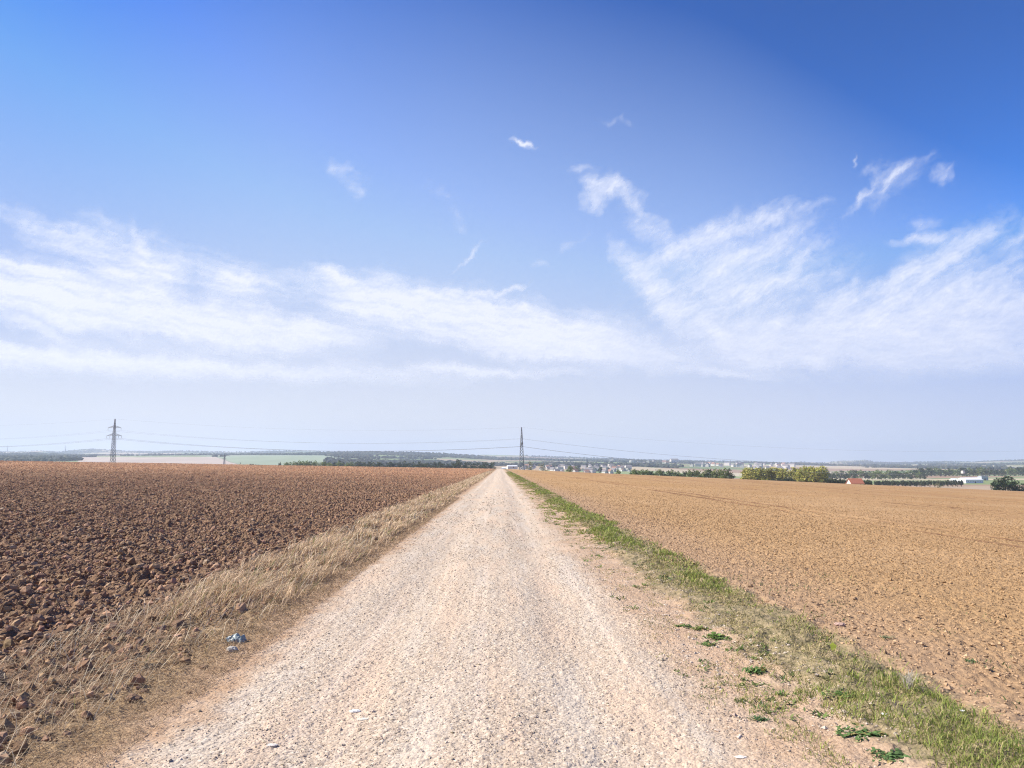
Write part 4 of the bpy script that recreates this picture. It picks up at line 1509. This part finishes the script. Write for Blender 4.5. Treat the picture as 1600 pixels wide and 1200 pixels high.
house(1510, 1700, "small white house inside the right wooded belt", None, HP[2], .4, .7, lift=9)

# ------------------------------------------------------------------ pylons and wires
M_STEEL = plain_mat("galvanised_steel", (.23, .24, .25), .55, .15, 2.0, spec=.4)
M_WIRE = plain_mat("aluminium_wire", (.20, .20, .21), .6, .1, 2.0)
M_INS = plain_mat("insulator", (.10, .07, .055), .4, .1, 2.0)


def bars(segs, th):
    """square section bars between point pairs"""
    V, Q = [], []
    for p, q in segs:
        p, q = np.array(p, float), np.array(q, float)
        d = q - p
        l_ = np.linalg.norm(d)
        if l_ < 1e-6:
            continue
        d /= l_
        a = np.cross(d, (.31, .17, .93))
        a /= np.linalg.norm(a)
        b = np.cross(d, a)
        o = len(V)
        for c_ in (p, q):
            for sa_, sb_ in ((-1, -1), (1, -1), (1, 1), (-1, 1)):
                V.append(c_ + (a * sa_ + b * sb_) * th / 2)
        Q += [(o, o + 3, o + 2, o + 1), (o + 4, o + 5, o + 6, o + 7)] + [(o + k, o + (k + 1) % 4, o + 4 + (k + 1) % 4, o + 4 + k) for k in range(4)]
    return np.array(V), np.array(Q)


def pylon_parts(H, arm1, arm2, z1, z2, base, waist, th):
    """lattice tower: legs + bracing, two crossarm levels, peak, insulators (tower along z, arms along x)"""
    def half(z):
        return base + (waist - base) * min(1, z / z2) if z < z2 else waist * (1 - .82 * (z - z2) / (H - z2))
    body, brace = [], []
    lv = [0]
    while lv[-1] < H - 1.2:
        lv.append(min(H, lv[-1] + max(1.5, half(lv[-1]) * 1.9)))
    lv[-1] = H
    cs = lambda z: [(sx_ * half(z), sy_ * half(z), z) for sx_, sy_ in ((-1, -1), (1, -1), (1, 1), (-1, 1))]
    for a, b in zip(lv[:-1], lv[1:]):
        ca_, cb_ = cs(a), cs(b)
        for k in range(4):
            body.append((ca_[k], cb_[k]))
            l_ = (k + 1) % 4
            brace.append((ca_[k], cb_[l_]))
            brace.append((ca_[l_], cb_[k]))
            brace.append((cb_[k], cb_[l_]))
    legs = bars(body, th * 1.3)
    br = bars(brace, th * .6)
    arms = []
    tips = []
    for z, al in ((z1, arm1), (z2, arm2)):
        segs = []
        hw = half(z)
        for s_ in (-1, 1):
            tip = (s_ * al, 0, z)
            for sy_ in (-1, 1):
                segs.append(((s_ * hw, sy_ * hw, z), tip))
                segs.append(((s_ * hw, sy_ * hw, z + 1.3), tip))
            n = 4
            for i in range(n):
                f0, f1 = i / n, (i + 1) / n
                lo0 = np.array((s_ * hw, -hw, z)) * (1 - f0) + np.array(tip) * f0
                up1 = np.array((s_ * hw, -hw, z + 1.3)) * (1 - f1) + np.array(tip) * f1
                lo1 = np.array((s_ * hw, hw, z)) * (1 - f1) + np.array(tip) * f1
                segs.append((lo0, up1))
                segs.append((lo0, lo1))
        arms.append(bars(segs, th * .9))
    for s_ in (-1, 1):
        tips += [(s_ * arm1, 0, z1), (s_ * arm2, 0, z2), (s_ * arm2 * .58, 0, z2)]
    return legs, br, arms, tips


def build_pylon(px, depth, H, rot, label, arms_w=(9.0, 10.2), th=.16, base=1.7, zbase=None, group=None):
    x = xf(px, depth)
    zb = tz(x, depth) if zbase is None else zbase
    root = bpy.data.objects.new("pylon", None)
    C.objects.link(root)
    root.location = (x, depth, zb)
    root.rotation_euler = (0, 0, rot)
    root.empty_display_size = 3
    tag(root, label, "pylon", group)
    z1, z2 = H * .80, H * .62
    legs, br, arms, tips = pylon_parts(H, arms_w[0], arms_w[1], z1, z2, base, .75, th)
    link("lattice_body", make_mesh("lattice_body", np.concatenate([legs[0], br[0]]), quads=np.concatenate([legs[1], br[1] + len(legs[0])]), mat=M_STEEL), parent=root)
    for a in arms:
        link("crossarm", make_mesh("crossarm", a[0], quads=a[1], mat=M_STEEL), parent=root)
    ends = []
    ime = None
    for tx, ty, tz_ in tips:
        if ime is None:
            V, Q = [], []
            n = 6
            prof = [(0, .05)]
            for k in range(9):
                prof += [(-.12 - k * .16, .05), (-.18 - k * .16, .17), (-.22 - k * .16, .05)]
            for z, rr in prof:
                V += [(rr * math.cos(k * 6.283 / n), rr * math.sin(k * 6.283 / n), z) for k in range(n)]
            for i in range(len(prof) - 1):
                Q += [(i * n + k, i * n + (k + 1) % n, (i + 1) * n + (k + 1) % n, (i + 1) * n + k) for k in range(n)]
            ime = make_mesh("insulator", np.array(V), quads=np.array(Q), mat=M_INS)
        link("insulator", ime, parent=root, loc=(tx, ty, tz_ - .1))
        ends.append(np.array((x + tx * math.cos(rot), depth + tx * math.sin(rot), zb + tz_ - 1.75)))
    ends.append(np.array((x, depth, zb + H)))
    return root, ends


P1 = build_pylon(181, 490, 27.8, -.10, "lattice pylon with two wide crossarms beyond the ploughed field at the left", (4.3, 4.9), th=.14, base=1.15, zbase=tz(xf(181, 490), 490))
P2 = build_pylon(815, 490, 27.4, 1.50, "tall dark lattice pylon right beside the end of the track, crossarms seen end-on", (4.3, 4.9), th=.19, base=1.45, zbase=tz(xf(815, 490), 490) - .3)
P3 = build_pylon(1790, 470, 30, 1.2, "lattice pylon beyond the right edge of the picture", (4.3, 4.9), zbase=-19.5)
P0 = build_pylon(-420, 500, 27, 1.5, "lattice pylon beyond the left edge of the picture", (4.3, 4.9), zbase=6)


def wires(A, B, sag, label, group, r=.034):
    for k, (a, b) in enumerate(zip(A, B)):
        n = 40
        s_ = sag * (.8 if k == 6 else 1)
        pts = [a + (b - a) * i / n - np.array((0, 0, 4 * s_ * (i / n) * (1 - i / n))) for i in range(n + 1)]
        d = b - a
        d = d / np.linalg.norm(d)
        side = np.cross(d, (0, 0, 1))
        V, Q = [], []
        rr = r * (.7 if k == 6 else 1)
        for p in pts:
            for an in (0, 2.094, 4.189):
                V.append(p + side * math.cos(an) * rr + np.array((0, 0, math.sin(an) * rr)))
        for i in range(n):
            for m_ in range(3):
                Q.append((i * 3 + m_, i * 3 + (m_ + 1) % 3, i * 3 + 3 + (m_ + 1) % 3, i * 3 + 3 + m_))
        lv = ["from the upper left arm tip", "from the lower left arm tip", "from the inner lower left arm", "from the upper right arm tip", "from the lower right arm tip", "from the inner lower right arm", "from the pylon's peak"][k]
        link("power_cable", make_mesh("power_cable", np.array(V), quads=np.array(Q), mat=M_WIRE), label + ", " + lv, "power cable", group)


wires(P1[1], P2[1], 5.2, "thin sagging cable between left and middle pylon", "cables between left and middle pylon", .028)
wires(P2[1], P3[1], 9.5, "thin sagging cable running right from the middle pylon", "cables right of the middle pylon", .03)
wires(P0[1], P1[1], 8.0, "thin sagging cable running left from the left pylon", "cables left of the left pylon", .024)
build_pylon(353, 1350, 24, .1, "hazy T-shaped pylon on the slope before the pale green field", (8.5, 3.0), th=.3, base=1.5)
build_pylon(18, 8700, 80, .1, "tiny faint mast on the skyline at the far left", (10, 14), th=1.2, base=5)
build_pylon(107, 8700, 70, .1, "tiny faint mast on the skyline left of the left pylon", (10, 14), th=1.2, base=5)

# ------------------------------------------------------------------ haze over the whole land
top = max(HIGHZ + 95, 60)
x0, x1, y0, y1, z0, z1 = -20500, 20500, -300, 13800, LOWZ - 1.5, top
V, Q = box_arr(x0, x1, y0, y1, z0, z1)
M_HAZE, t = new_mat("haze_air")
pv = t.n('ShaderNodeVolumePrincipled', {'Color': (.70, .81, .97, 1), 'Density': 0.000095, 'Anisotropy': 0.2})
t.n('ShaderNodeOutputMaterial', {1: pv.outputs[0]})
M_HAZE.cycles.homogeneous_volume = True
link("haze", make_mesh("haze", np.array(V), quads=np.array(Q), mat=M_HAZE), "thin pale blue haze over the valley and hills", "haze", kind="stuff")
